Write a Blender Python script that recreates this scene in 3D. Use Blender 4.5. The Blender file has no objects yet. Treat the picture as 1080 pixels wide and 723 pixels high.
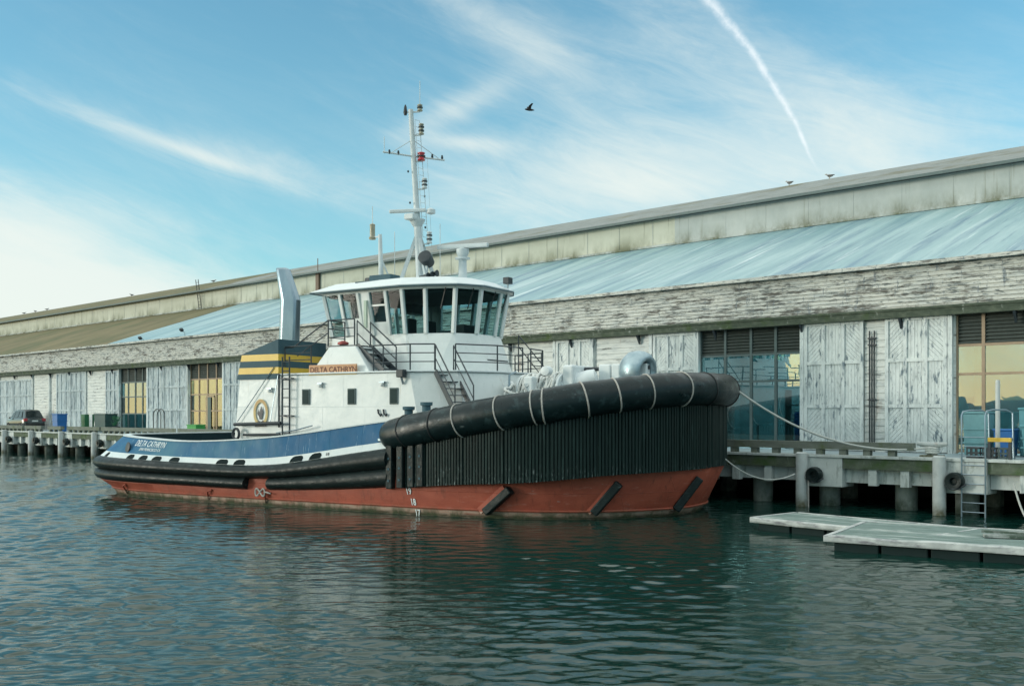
import bpy, math, random
import numpy as np
from mathutils import Vector, Matrix, Euler

random.seed(7); rng = np.random.default_rng(7)
S = bpy.context.scene
COL = S.collection
R = math.radians
PI = math.pi

# ------------------------------------------------------------------ camera
cam_d = bpy.data.cameras.new('camera'); cam = bpy.data.objects.new('camera', cam_d)
COL.objects.link(cam); S.camera = cam
cam.location = (0, 0, 3.2); cam.rotation_euler = (R(90), 0, 0)
cam_d.sensor_width = 36; cam_d.lens = 35.0; cam_d.shift_y = 0.069
cam_d.clip_start = 0.1; cam_d.clip_end = 9000

# ------------------------------------------------------------------ light
SUN_AZ = (-0.985, -0.17)       # towards the sun, low on the left
SUN_EL = 9.0
w = bpy.data.worlds.new('World'); S.world = w; w.use_nodes = True
def build_world():
    nt = w.node_tree; N = nt.nodes; L = nt.links
    N.clear()
    out = N.new('ShaderNodeOutputWorld'); bg = N.new('ShaderNodeBackground')
    L.new(bg.outputs[0], out.inputs[0]); bg.inputs[1].default_value = 0.13
    sky = N.new('ShaderNodeTexSky'); sky.sky_type = 'NISHITA'; sky.sun_disc = False
    sky.sun_elevation = R(SUN_EL); sky.sun_rotation = math.atan2(SUN_AZ[0], SUN_AZ[1])
    sky.air_density = 1.0; sky.dust_density = 0.6; sky.ozone_density = 2.0
    tc = N.new('ShaderNodeTexCoord')
    sep = N.new('ShaderNodeSeparateXYZ'); L.new(tc.outputs['Generated'], sep.inputs[0])
    def m(op, a, b=None, c=None, clamp=False):
        n = N.new('ShaderNodeMath'); n.operation = op; n.use_clamp = clamp
        for i, v in enumerate((a, b, c)):
            if v is None: continue
            if isinstance(v, (int, float)): n.inputs[i].default_value = v
            else: L.new(v, n.inputs[i])
        return n.outputs[0]
    X, Y, Z = sep.outputs
    az = m('ARCTAN2', X, Y); el = m('ARCSINE', Z)
    def noise(sx, sy, rot, sc, det=7, rough=.6, off=0, dist=0):
        c = N.new('ShaderNodeCombineXYZ')
        ca, sa = math.cos(rot), math.sin(rot)
        u = m('ADD', m('MULTIPLY', az, ca*sx), m('MULTIPLY', el, sa*sx))
        v = m('ADD', m('MULTIPLY', az, -sa*sy), m('MULTIPLY', el, ca*sy))
        L.new(u, c.inputs[0]); L.new(v, c.inputs[1]); c.inputs[2].default_value = off
        t = N.new('ShaderNodeTexNoise'); t.inputs['Scale'].default_value = sc
        t.inputs['Detail'].default_value = det; t.inputs['Roughness'].default_value = rough
        t.inputs['Distortion'].default_value = dist
        L.new(c.outputs[0], t.inputs['Vector']); return t.outputs[0]
    def smooth(v, lo, hi):
        n = N.new('ShaderNodeMapRange'); n.interpolation_type = 'SMOOTHSTEP'
        L.new(v, n.inputs[0]); n.inputs[1].default_value = lo; n.inputs[2].default_value = hi
        return n.outputs[0]
    def blob(a0, e0, ra, re, rot):
        ca, sa = math.cos(rot), math.sin(rot)
        da = m('SUBTRACT', az, a0); de = m('SUBTRACT', el, e0)
        u = m('DIVIDE', m('ADD', m('MULTIPLY', da, ca), m('MULTIPLY', de, sa)), ra)
        v = m('DIVIDE', m('ADD', m('MULTIPLY', da, -sa), m('MULTIPLY', de, ca)), re)
        r = m('ADD', m('MULTIPLY', u, u), m('MULTIPLY', v, v))
        return m('POWER', 2.718, m('MULTIPLY', r, -1.0))
    def mix(f, a, b, typ='MIX'):
        n = N.new('ShaderNodeMix'); n.data_type = 'RGBA'; n.blend_type = typ
        for i, v in ((0, f), (6, a), (7, b)):
            if isinstance(v, (int, float)): n.inputs[i].default_value = v
            elif isinstance(v, tuple): n.inputs[i].default_value = (*v, 1)
            else: L.new(v, n.inputs[i])
        return n.outputs[2]
    col = mix(1.0, sky.outputs[0], SKY_TINT, 'MULTIPLY')
    # pale haze towards the horizon
    hz = m('POWER', 2.718, m('MULTIPLY', m('MAXIMUM', el, 0.0), -4.0))
    col = mix(m('MULTIPLY', hz, 0.66), col, HAZE_COL)
    # cirrus
    soft = noise(1.0, 2.6, R(-14), 3.2, 8, .62, 3.1, .6)
    fine = noise(1.0, 5.0, R(-20), 7.0, 9, .68, 8.7, .9)
    tex = m('ADD', m('MULTIPLY', soft, .62), m('MULTIPLY', fine, .38))
    cover = None
    for a0, e0, ra, re, rot, k in CLOUDS:
        b = m('MULTIPLY', blob(a0, e0, ra, re, R(rot)), k)
        cover = b if cover is None else m('ADD', cover, b)
    # every other part of the sky gets thin cirrus too
    behind = m('MULTIPLY', smooth(m('ABSOLUTE', az), .75, 1.1), .35)
    cover = m('ADD', cover, .10)
    cover = m('ADD', m('ADD', cover, behind), m('MULTIPLY', smooth(el, .37, .54), 1.25))  # the high term is an added veil that brightens the water
    cl = smooth(m('ADD', tex, m('MULTIPLY', cover, .40)), .46, 1.10)
    cl = m('MULTIPLY', cl, m('MINIMUM', m('MULTIPLY', cover, 3.0), 1.0))
    col = mix(m('MULTIPLY', cl, .93), col, CLOUD_COL)
    # unseen bright veil added above the view to whiten the water glints
    col = mix(m('MULTIPLY', smooth(el, .40, .58), m('ADD', .35, m('MULTIPLY', tex, .55))), col, HIGH_COL)
    # contrail: a narrow, slightly bent band with puffs on one side
    for (a0, e0, a1, e1, w0, w1, side) in TRAILS:
        dx, dy = a1-a0, e1-e0; ln = math.hypot(dx, dy); ux, uy = dx/ln, dy/ln
        da = m('SUBTRACT', az, a0); de = m('SUBTRACT', el, e0)
        t = m('DIVIDE', m('ADD', m('MULTIPLY', da, ux), m('MULTIPLY', de, uy)), ln)
        q = m('ADD', m('MULTIPLY', da, -uy), m('MULTIPLY', de, ux))
        bend = m('MULTIPLY', m('MULTIPLY', t, m('SUBTRACT', 1.0, t)), .045)
        wob = m('MULTIPLY', m('SUBTRACT', noise(1, 1, 0, 34, 3, .5, 5.0), .5), .006)
        q = m('ADD', m('SUBTRACT', q, bend), wob)
        wid = m('ADD', w0, m('MULTIPLY', t, w1-w0))
        prof = m('SUBTRACT', 1.0, m('DIVIDE', m('ABSOLUTE', q), wid), None, True)
        puff = noise(1, 1, 0, 75, 5, .7, 1.0)
        pr = m('MULTIPLY', prof, m('ADD', .05, m('MULTIPLY', puff, 1.7)))
        ends = m('MULTIPLY', smooth(t, -.35, -.2), smooth(m('SUBTRACT', 1.0, t), -.06, .16))
        f = m('MULTIPLY', m('MULTIPLY', smooth(pr, .10, 1.15), ends), .66)
        col = mix(f, col, TRAIL_COL)
    # warm afterglow low in the sky round the sun's bearing
    s_az = math.atan2(*SUN_AZ)
    da = m('ABSOLUTE', m('SUBTRACT', az, s_az))
    gl = m('MULTIPLY', m('POWER', 2.718, m('MULTIPLY', m('MULTIPLY', da, da), -2.2)),
           m('POWER', 2.718, m('MULTIPLY', m('MAXIMUM', el, 0.0), -7.5)))
    col = mix(m('MULTIPLY', gl, .9), col, GLOW_COL)
    L.new(col, bg.inputs[0])
SKY_TINT = (.52, 1.03, 1.10)
HAZE_COL = (2.35, 3.65, 3.70)
CLOUD_COL = (3.7, 4.0, 3.8)
HIGH_COL = (6.3, 6.8, 6.5)
TRAIL_COL = (4.4, 4.7, 4.8)
GLOW_COL = (12.0, 8.0, 3.2)
# (azimuth, elevation, half-axes, tilt, strength), radians/degrees of the sky
CLOUDS = [(.08, .215, .17, .045, -3, .85), (.30, .225, .18, .05, -16, .55), (.25, .31, .15, .045, -30, .40), (-.49, .12, .21, .070, -7, 1.5), (-.30, .08, .16, .04, -7, .8),
          (-.315, .246, .085, .006, -15, .55), (-.44, .275, .10, .02, -12, .16), (-.24, .235, .10, .02, -10, .30), (-.02, .375, .12, .018, -26, .50), (-.05, .30, .06, .013, 25, .55), (-.04, .265, .04, .008, -5, .65),
          (.42, .25, .12, .05, -14, .30), (.0, .34, .25, .06, -18, .20)]
TRAILS = [(.181, .400, .296, .232, .0098, .0030, 1)]
build_world()
sl = bpy.data.lights.new('sun', 'SUN'); so = bpy.data.objects.new('sun', sl); COL.objects.link(so)
sl.energy = .9; sl.angle = R(16); sl.color = (1.0, .94, .84)
sv = Vector((SUN_AZ[0]*math.cos(R(SUN_EL)), SUN_AZ[1]*math.cos(R(SUN_EL)), math.sin(R(SUN_EL))))
so.rotation_euler = sv.to_track_quat('Z', 'Y').to_euler()
S.view_settings.view_transform = 'Standard'; S.view_settings.look = 'None'
S.view_settings.exposure = 0.84; S.view_settings.gamma = 1.0

# ------------------------------------------------------------------ helpers
class MB:
    """collects vertices and faces; build() links them as one mesh object"""
    def __init__(s): s.v = []; s.f = []; s.mi = []; s.cur = 0
    def add(s, vs, fs):
        o = len(s.v); s.v += [tuple(map(float, p)) for p in vs]
        for f in fs: s.f.append(tuple(o+i for i in f)); s.mi.append(s.cur)
        return s
    def box(s, x0, x1, y0, y1, z0, z1):
        return s.add([(x0,y0,z0),(x1,y0,z0),(x1,y1,z0),(x0,y1,z0),(x0,y0,z1),(x1,y0,z1),(x1,y1,z1),(x0,y1,z1)],
                     [(3,2,1,0),(4,5,6,7),(0,1,5,4),(1,2,6,5),(2,3,7,6),(3,0,4,7)])
    def bar(s, a, b, w, h, up=(0,0,1)):
        a = Vector(a); b = Vector(b); d = (b-a).normalized(); up = Vector(up)
        if abs(d.dot(up)) > .98: up = Vector((1,0,0))
        r = d.cross(up).normalized(); u = r.cross(d)
        vs = []
        for p in (a, b):
            for i, j in ((-1,-1),(1,-1),(1,1),(-1,1)): vs.append(p + r*(i*w/2) + u*(j*h/2))
        return s.add(vs, [(3,2,1,0),(4,5,6,7),(0,1,5,4),(1,2,6,5),(2,3,7,6),(3,0,4,7)])
    def tube(s, pts, r, n=8, closed=False, cap=True, rs=None):
        P = [Vector(p) for p in pts]; k = len(P); rings = []
        prev = None
        for i, p in enumerate(P):
            if closed: t = (P[(i+1) % k]-P[i-1])
            else: t = P[min(i+1, k-1)]-P[max(i-1, 0)]
            t.normalize()
            if prev is None:
                up = Vector((0,0,1)) if abs(t.z) < .9 else Vector((1,0,0))
                nn = t.cross(up).normalized()
            else:
                nn = (prev - t*prev.dot(t)); nn.normalize()
            prev = nn; b = t.cross(nn)
            rr = rs[i] if rs is not None else r
            rings.append([p + (nn*math.cos(2*PI*j/n) + b*math.sin(2*PI*j/n))*rr for j in range(n)])
        s.loft(rings, closed=closed, cap=cap and not closed); return s
    def loft(s, rings, closed=False, cap=False, loop=True):
        n = len(rings[0]); k = len(rings); vs = [p for r in rings for p in r]; fs = []
        for i in range(k if closed else k-1):
            i2 = (i+1) % k
            for j in range(n if loop else n-1):
                j2 = (j+1) % n
                fs.append((i*n+j, i*n+j2, i2*n+j2, i2*n+j))
        if cap: fs.append(tuple(range(n-1,-1,-1))); fs.append(tuple((k-1)*n+j for j in range(n)))
        return s.add(vs, fs)
    def prism(s, poly, z0, z1):
        n = len(poly)
        return s.loft([[(x,y,z0) for x,y in poly], [(x,y,z1) for x,y in poly]], cap=True)
    def plate(s, poly, ax, a0, a1):
        """polygon given in the two other axes, extruded along axis ax from a0 to a1"""
        def put(p, a):
            q = list(p); q.insert(ax, a); return tuple(q)
        return s.loft([[put(p, a0) for p in poly], [put(p, a1) for p in poly]], cap=True)
    def lathe(s, prof, c=(0,0,0), n=16, axis=2):
        rings = []
        for r, h in prof:
            ring = []
            for j in range(n):
                a = 2*PI*j/n; q = [r*math.cos(a), r*math.sin(a)]; q.insert(axis, h)
                ring.append((c[0]+q[0], c[1]+q[1], c[2]+q[2]))
            rings.append(ring)
        return s.loft(rings, cap=True)
    def xf(s, M, start=0):
        for i in range(start, len(s.v)): s.v[i] = tuple(M @ Vector(s.v[i]))
        return s
    def build(s, name, mats, parent=None, smooth=False, ang=35, bevel=0, label=None, off=None):
        me = bpy.data.meshes.new(name)
        vs = s.v if off is None else [(x-off[0], y-off[1], z-off[2]) for x,y,z in s.v]
        me.from_pydata(vs, [], s.f)
        if not isinstance(mats, (list, tuple)): mats = [mats]
        for m_ in mats: me.materials.append(m_)
        if len(mats) > 1: me.polygons.foreach_set('material_index', s.mi)
        import bmesh
        b = bmesh.new(); b.from_mesh(me); bmesh.ops.recalc_face_normals(b, faces=b.faces[:]); b.to_mesh(me); b.free()
        if smooth:
            me.polygons.foreach_set('use_smooth', [True]*len(me.polygons)); me.set_sharp_from_angle(angle=R(ang))
        o = bpy.data.objects.new(name, me); COL.objects.link(o)
        if parent: o.parent = parent
        if bevel:
            bm_ = o.modifiers.new('edge', 'BEVEL'); bm_.width = bevel; bm_.segments = 2; bm_.limit_method = 'ANGLE'; bm_.angle_limit = R(40)
        if label: o['label'] = label
        return o
def tag(o, label=None, cat=None, group=None, kind=None):
    if label: o['label'] = label
    if cat: o['category'] = cat
    if group: o['group'] = group
    if kind: o['kind'] = kind
    return o
def thing(name, label, cat, loc=(0,0,0), rz=0, group=None):
    o = bpy.data.objects.new(name, None); COL.objects.link(o); o.empty_display_size = .3
    o.location = loc; o.rotation_euler = (0,0,rz)
    return tag(o, label, cat, group)
def dup(root, loc=None, rz=None, label=None):
    r = root.copy(); COL.objects.link(r)
    if loc is not None: r.location = loc
    if rz is not None: r.rotation_euler = (0,0,rz)
    if label: r['label'] = label
    for c in list(root.children):
        k = c.copy(); COL.objects.link(k); k.parent = r
        for g in list(c.children):
            d = g.copy(); COL.objects.link(d); d.parent = k
    return r
def text_mesh(txt, size, name, m_, parent, xf, bold=0.0, extrude=0.006, space=1.0, align='LEFT', stretch=1.0):
    """text as a mesh; xf maps (u along the line, v up, w out of the face) to the parent's space"""
    cu = bpy.data.curves.new('t', 'FONT'); cu.body = txt; cu.size = size; cu.extrude = extrude; cu.offset = bold
    cu.space_character = space; cu.align_x = align; cu.resolution_u = 3
    ob = bpy.data.objects.new('t', cu); COL.objects.link(ob)
    bpy.context.view_layer.update()
    me = bpy.data.meshes.new_from_object(ob.evaluated_get(bpy.context.evaluated_depsgraph_get()))
    bpy.data.objects.remove(ob); bpy.data.curves.remove(cu)
    for v in me.vertices: v.co = Vector(xf(v.co.x*stretch, v.co.y, v.co.z))
    me.name = name; me.materials.clear(); me.materials.append(m_)
    o = bpy.data.objects.new(name, me); COL.objects.link(o); o.parent = parent
    return o

# ------------------------------------------------------------------ materials
MATS = {}
def mat(name, base, sc=3, st=(1,1,1), det=6, layers=(), rough=.6, rvar=0, metal=0, bump=None, plates=None, emit=None, spec=.5, coat=0):
    """base: [(pos, colour), ...] over a noise; layers: (colour, scale, stretch, lo, hi, detail[, (axis, a, b)]) worn over it"""
    M_ = bpy.data.materials.new(name); M_.use_nodes = True; nt = M_.node_tree; N = nt.nodes; L = nt.links
    P = N['Principled BSDF']
    tc = N.new('ShaderNodeTexCoord')
    def nz(scale, stretch, d, off=0):
        mp = N.new('ShaderNodeMapping'); mp.inputs['Scale'].default_value = stretch; mp.inputs['Location'].default_value = (off, off*1.7, off*.6)
        L.new(tc.outputs['Object'], mp.inputs[0])
        t = N.new('ShaderNodeTexNoise'); t.inputs['Scale'].default_value = scale; t.inputs['Detail'].default_value = d
        t.inputs['Roughness'].default_value = .68
        L.new(mp.outputs[0], t.inputs['Vector']); return t.outputs[0]
    if isinstance(base, tuple): base = [(0.35, tuple(c*.9 for c in base)), (.65, tuple(min(1, c*1.08) for c in base))]
    n0 = nz(sc, st, det)
    cr = N.new('ShaderNodeValToRGB'); L.new(n0, cr.inputs[0])
    while len(cr.color_ramp.elements) < len(base): cr.color_ramp.elements.new(.5)
    for e_, (p, c) in zip(cr.color_ramp.elements, base): e_.position = p; e_.color = (*c, 1)
    col = cr.outputs[0]
    for i, ly in enumerate(layers):
        c, s_, st_, lo, hi, d = ly[:6]
        n1 = nz(s_, st_, d, 3.3*(i+1))
        mr = N.new('ShaderNodeMapRange'); L.new(n1, mr.inputs[0]); mr.inputs[1].default_value = lo; mr.inputs[2].default_value = hi
        f = mr.outputs[0]
        if len(ly) > 6:
            ax, a, b = ly[6]
            sp = N.new('ShaderNodeSeparateXYZ'); L.new(tc.outputs['Object'], sp.inputs[0])
            m2 = N.new('ShaderNodeMapRange'); L.new(sp.outputs[ax], m2.inputs[0]); m2.inputs[1].default_value = a; m2.inputs[2].default_value = b
            mu = N.new('ShaderNodeMath'); mu.operation = 'MULTIPLY'; L.new(f, mu.inputs[0]); L.new(m2.outputs[0], mu.inputs[1]); f = mu.outputs[0]
        mx = N.new('ShaderNodeMix'); mx.data_type = 'RGBA'; L.new(f, mx.inputs[0]); L.new(col, mx.inputs[6]); mx.inputs[7].default_value = (*c, 1)
        col = mx.outputs[2]
    L.new(col, P.inputs['Base Color'])
    P.inputs['Roughness'].default_value = rough; P.inputs['Metallic'].default_value = metal
    P.inputs['Specular IOR Level'].default_value = spec; P.inputs['Coat Weight'].default_value = coat
    if rvar:
        mr = N.new('ShaderNodeMapRange'); L.new(nz(sc*2.3, st, 5, 9), mr.inputs[0]); mr.inputs[1].default_value = .3; mr.inputs[2].default_value = .7
        mr.inputs[3].default_value = max(.02, rough-rvar); mr.inputs[4].default_value = min(1, rough+rvar); L.new(mr.outputs[0], P.inputs['Roughness'])
    if bump:
        k, dist, bs, bst = bump
        bp = N.new('ShaderNodeBump'); bp.inputs['Strength'].default_value = k; bp.inputs['Distance'].default_value = dist
        L.new(nz(bs, bst, 5, 5), bp.inputs['Height']); L.new(bp.outputs[0], P.inputs['Normal'])
        if plates:
            sp = N.new('ShaderNodeSeparateXYZ'); L.new(tc.outputs['Object'], sp.inputs[0]); cb = N.new('ShaderNodeCombineXYZ'); L.new(sp.outputs[0], cb.inputs[0]); L.new(sp.outputs[2], cb.inputs[1])
            br = N.new('ShaderNodeTexBrick'); L.new(cb.outputs[0], br.inputs['Vector']); br.inputs['Scale'].default_value = 1; br.inputs['Mortar Size'].default_value = .012; br.inputs['Mortar Smooth'].default_value = 1
            br.inputs['Brick Width'].default_value = plates[0]; br.inputs['Row Height'].default_value = plates[1]
            b2 = N.new('ShaderNodeBump'); b2.inputs['Strength'].default_value = plates[2]; b2.inputs['Distance'].default_value = .02; L.new(br.outputs['Fac'], b2.inputs['Height']); L.new(bp.outputs[0], b2.inputs['Normal']); L.new(b2.outputs[0], P.inputs['Normal'])
    if emit:
        P.inputs['Emission Color'].default_value = (*emit[0], 1); P.inputs['Emission Strength'].default_value = emit[1]
    MATS[name] = M_
    return M_
def glass(name, tint, refl, rough=.01, wav=.07):
    M_ = bpy.data.materials.new(name); M_.use_nodes = True; nt = M_.node_tree; N = nt.nodes; L = nt.links
    N.clear(); out = N.new('ShaderNodeOutputMaterial'); mx = N.new('ShaderNodeMixShader')
    tr = N.new('ShaderNodeBsdfTransparent'); tr.inputs[0].default_value = (*tint, 1)
    gl = N.new('ShaderNodeBsdfGlossy'); gl.inputs['Roughness'].default_value = rough
    lw = N.new('ShaderNodeLayerWeight'); lw.inputs[0].default_value = .5
    pw = N.new('ShaderNodeMath'); pw.operation = 'POWER'; L.new(lw.outputs['Facing'], pw.inputs[0]); pw.inputs[1].default_value = 5
    ad = N.new('ShaderNodeMath'); ad.operation = 'ADD'; ad.use_clamp = True; L.new(pw.outputs[0], ad.inputs[0]); ad.inputs[1].default_value = refl
    L.new(ad.outputs[0], mx.inputs[0]); L.new(tr.outputs[0], mx.inputs[1]); L.new(gl.outputs[0], mx.inputs[2]); L.new(mx.outputs[0], out.inputs[0])
    tcn = N.new('ShaderNodeTexCoord'); t = N.new('ShaderNodeTexNoise'); t.inputs['Scale'].default_value = .9; L.new(tcn.outputs['Object'], t.inputs['Vector'])
    bp = N.new('ShaderNodeBump'); bp.inputs['Strength'].default_value = wav; bp.inputs['Distance'].default_value = .03; L.new(t.outputs[0], bp.inputs['Height']); L.new(bp.outputs[0], gl.inputs['Normal'])
    return M_

WHITE = (.66, .71, .71)
m_white = mat('white_paint', [(.3, (.62,.67,.66)), (.7, (.72,.76,.75))], 1.2, layers=[((.36,.30,.21), 2.2, (3,3,.16), .62, .80, 8), ((.30,.17,.09), 3.5, (2,2,.5), .70, .78, 8), ((.42,.47,.47), 5, (1,1,.4), .60, .85, 6)], rough=.40, rvar=.12, bump=(.30,.05,.9,(1,1,1)), plates=(1.9,1.15,.35))
m_white2 = mat('white_deck_paint', [(.3, (.62,.68,.69)), (.7, (.70,.75,.76))], 2, rough=.45, layers=[((.40,.36,.28), 3, (2,2,.4), .68, .85, 6)])
m_blue = mat('blue_bulwark_paint', [(.3, (.012,.090,.19)), (.7, (.018,.120,.25))], .9, (1,1,.6), spec=.25, layers=[((.24,.37,.45), 2.0, (3.2,3.2,.12), .615, .74, 7), ((.06,.18,.25), .25, (1,1,1), .42, .7, 4), ((.05,.08,.09), 6, (2,2,.5), .68, .85, 7)], rough=.6, rvar=.1, bump=(.35,.05,.9,(1,1,1)), plates=(1.35,6,.5))
m_band = mat('white_band_paint', [(.3, (.52,.60,.62)), (.7, (.64,.71,.72))], 2, layers=[((.20,.22,.20), 3, (4,4,.5), .60, .82, 7)], rough=.5)
m_red = mat('red_hull_paint', [(.3, (.27,.062,.038)), (.7, (.38,.094,.056))], 1.1, (1,1,2), layers=[((.42,.20,.16), 2.5, (.6,.6,3), .60, .80, 7), ((.13,.045,.03), 3, (2,2,.25), .56, .76, 8), ((.30,.26,.24), 6, (.5,.5,2), .66, .72, 8), ((.45,.33,.26), 2, (1,1,12), .25, .5, 5, (2, .23, .20)), ((.09,.075,.05), 3, (1,1,4), .2, .5, 5, (2, .14, .05)), ((.06,.075,.04), 2.2, (1,1,.5), .44, .56, 9, (2, .34, .05))], rough=.6, rvar=.1, spec=.3, bump=(.45,.06,.9,(1,1,1)), plates=(2.3,.8,.5))
m_rubber = mat('black_rubber', [(.3, (.004,.010,.011)), (.7, (.010,.020,.020))], 2.4, (1,1,1), layers=[((.035,.06,.06), 5, (.6,.6,3), .56, .75, 8), ((.10,.13,.13), 7, (.5,.5,2.5), .64, .72, 8)], rough=.48, rvar=.14, spec=.25, bump=(.35,.03,3,(1,1,1)))
m_fender = mat('black_vinyl_fender', [(.3, (.003,.011,.013)), (.7, (.008,.020,.023))], 1.6, layers=[((.035,.065,.07), 3, (1,1,1), .54, .75, 8), ((.10,.13,.135), 4, (.6,.6,1.5), .63, .72, 9)], rough=.36, spec=.3, rvar=.12, bump=(.4,.03,2.2,(1,1,1)))
m_skirt = mat('ribbed_black_rubber', [(.3, (.003,.013,.012)), (.7, (.008,.024,.022))], 4, (1,1,.15), layers=[((.22,.27,.27), 9, (2.2,2.2,.5), .56, .68, 5, (2, 1.75, 1.15)), ((.03,.065,.06), 5, (3,3,.2), .55, .8, 6)], rough=.6, rvar=.1, spec=.25)
m_lash = mat('pale_rope', [(.3, (.30,.29,.27)), (.7, (.46,.45,.42))], 12, rough=.85, bump=(.5,.01,60,(1,1,1)))
m_dark = mat('dark_steel', [(.3, (.016,.024,.03)), (.7, (.03,.042,.05))], 4, rough=.5)
m_rail = mat('rail_steel', [(.3, (.022,.032,.04)), (.7, (.045,.06,.07))], 5, rough=.45)
m_navy = mat('navy_casing_paint', [(.3, (.040,.088,.112)), (.7, (.060,.118,.145))], 1.5, rough=.6, spec=.2, layers=[((.14,.18,.19), 3, (2,2,.3), .62, .85, 6)])
m_yellow = mat('yellow_paint', [(.3, (.62,.40,.04)), (.7, (.72,.48,.06))], 2, rough=.42, layers=[((.35,.26,.1), 4, (2,2,.3), .62, .85, 6)])
m_steel = mat('galvanised_steel', [(.3, (.20,.27,.32)), (.7, (.32,.40,.45))], 2.2, (1,1,.3), rough=.36, metal=.75, layers=[((.10,.12,.13), 3, (1,1,.4), .6, .85, 6)])
m_polish = mat('worn_bright_steel', [(.3, (.26,.36,.41)), (.7, (.42,.52,.56))], 3, rough=.46, metal=.7, rvar=.12, bump=(.3,.02,2,(1,1,1)))
m_mast = mat('pale_grey_mast_paint', [(.3, (.50,.56,.58)), (.7, (.62,.68,.69))], 3, rough=.45, layers=[((.28,.22,.16), 5, (2,2,.4), .66, .84, 6)])
m_deck = mat('green_grey_deck', (.06,.075,.075), 3, rough=.8)
m_wood = mat('varnished_board', [(.3, (.46,.22,.10)), (.7, (.56,.31,.15))], 4, (1,1,4), rough=.5)
m_black = mat('black_paint', (.012,.014,.015), 4, rough=.5)
m_lampamber = mat('amber_lens', (.34,.32,.24), 4, rough=.25)
m_lampred = mat('red_lens', (.55,.04,.05), 4, rough=.25)
m_pane = mat('dark_porthole_glass', (.018,.040,.040), 4, rough=.5, spec=.1)
m_port = mat('port_opening_shade', (.012,.022,.024), 4, rough=.9, spec=.15)  # dark colour stands in for the shade inside the freeing ports
m_dback = mat('grey_bare_wood', (.36,.39,.38), 4, rough=.9)
m_coolfill = mat('cool_fill_glow', (.7,.8,.8), emit=((.75,1.0,1.0), 5))  # added cool glow that brightens the rooms behind the panes
m_warmfill = mat('warm_fill_glow', (.8,.7,.5), emit=((1.0,.72,.34), 14))  # added warm glow that gives the left window its gold
m_hawser = mat('white_hawser_line', [(.3, (.56,.58,.56)), (.7, (.72,.74,.72))], 9, rough=.9)
m_ceil = mat('dark_ceiling_mask', (.05,.06,.06), 4, rough=.9)
m_part = mat('slate_blue_panel', (.035,.085,.12), 4, rough=.7)
m_seat = mat('dark_upholstery', (.03,.035,.035), 6, rough=.8)
m_tarp = mat('white_canvas', [(.3, (.55,.58,.57)), (.7, (.70,.72,.70))], 3, rough=.85, bump=(.8,.06,5,(1,1,1)), layers=[((.30,.29,.26), 4, (1,1,1), .58, .8, 6)])
m_gold = mat('gold_ring_paint', (.50,.38,.14), 6, rough=.5)
m_text = mat('white_lettering', (.72,.78,.79), 9, rough=.5)
g_boat = glass('tinted_boat_glass', (.46,.64,.66), .012, wav=.008)
g_shed = glass('shed_window_glass', (.46,.62,.64), .27)
m_conc = mat('weathered_concrete', [(.3, (.46,.51,.50)), (.7, (.62,.66,.64))], 2, layers=[((.12,.15,.13), 2, (2,2,.5), .54, .74, 9), ((.10,.14,.07), 3, (1,1,.7), .60, .8, 8)], rough=.85, bump=(.4,.03,6,(1,1,1)))
m_pilec = mat('concrete_pile', [(.3, (.22,.26,.24)), (.7, (.36,.39,.36))], 3, (1,1,.4), layers=[((.05,.07,.05), 2, (1,1,.8), .3, .6, 7, (2, .75, .1))], rough=.85, bump=(.5,.03,5,(1,1,1)))
m_moss = mat('mossy_timber', [(.25, (.030,.045,.032)), (.5, (.065,.085,.06)), (.75, (.13,.15,.11))], 2.5, (1,1,2), layers=[((.05,.085,.022), 1.3, (1,1,1), .54, .72, 7), ((.34,.37,.34), 2.6, (1.5,1,1), .60, .72, 8)], rough=.9, bump=(.5,.03,7,(1,1,3)))
m_mossg = mat('green_mossy_plank', [(.25, (.05,.07,.05)), (.75, (.15,.18,.13))], 2.5, (1,1,2), layers=[((.055,.10,.03), 1.6, (1,1,1), .47, .66, 8), ((.36,.40,.36), 3.5, (2,1,.5), .62, .74, 8)], rough=.9, bump=(.5,.03,7,(1,1,3)))
m_rail_t = mat('grey_timber', [(.3, (.11,.13,.11)), (.7, (.20,.22,.19))], 3, (.4,1,2), layers=[((.09,.12,.05), 2, (1,1,1), .52, .72, 7)], rough=.9, bump=(.4,.02,9,(.2,1,1)))
m_pilew = mat('white_pile_paint', [(.3, (.40,.44,.44)), (.7, (.54,.58,.57))], 2, layers=[((.30,.16,.09), 3, (1,1,.6), .62, .78, 7), ((.12,.14,.12), 2.5, (1,1,.6), .60, .82, 7), ((.10,.10,.06), 2, (1,1,1), .25, .6, 6, (2, .55, .1))], rough=.7)
m_void = mat('seawall_shade', (.022,.026,.024), 3, rough=.95)  # near-black colour stands in for the darkness under the pier
m_apron = mat('pale_worn_pier_deck', [(.3, (.24,.31,.34)), (.7, (.34,.41,.43))], .7, rough=.7, layers=[((.10,.13,.13), .8, (1,1,1), .55, .75, 6)])
m_asph = mat('pier_asphalt', (.07,.075,.072), 4, rough=.95)
def peel(name, st, sc=1.6, lo=.52, hi=.60, fine=2.7, dk=(.09,.10,.105), c1=(.62,.64,.61), c2=(.74,.76,.73), wood=(.155,.16,.155), extra=()):
    return mat(name, [(.3, c1), (.7, c2)], 1.0, st, layers=[((.40,.44,.44), 2.0, tuple(a*1.0 for a in st), .45, .75, 7), (wood, sc, st, lo, hi, 12), (dk, sc*fine, st, lo+.05, hi+.05, 10), *extra], rough=.85, bump=(.4,.02,sc*3,st))
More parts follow.
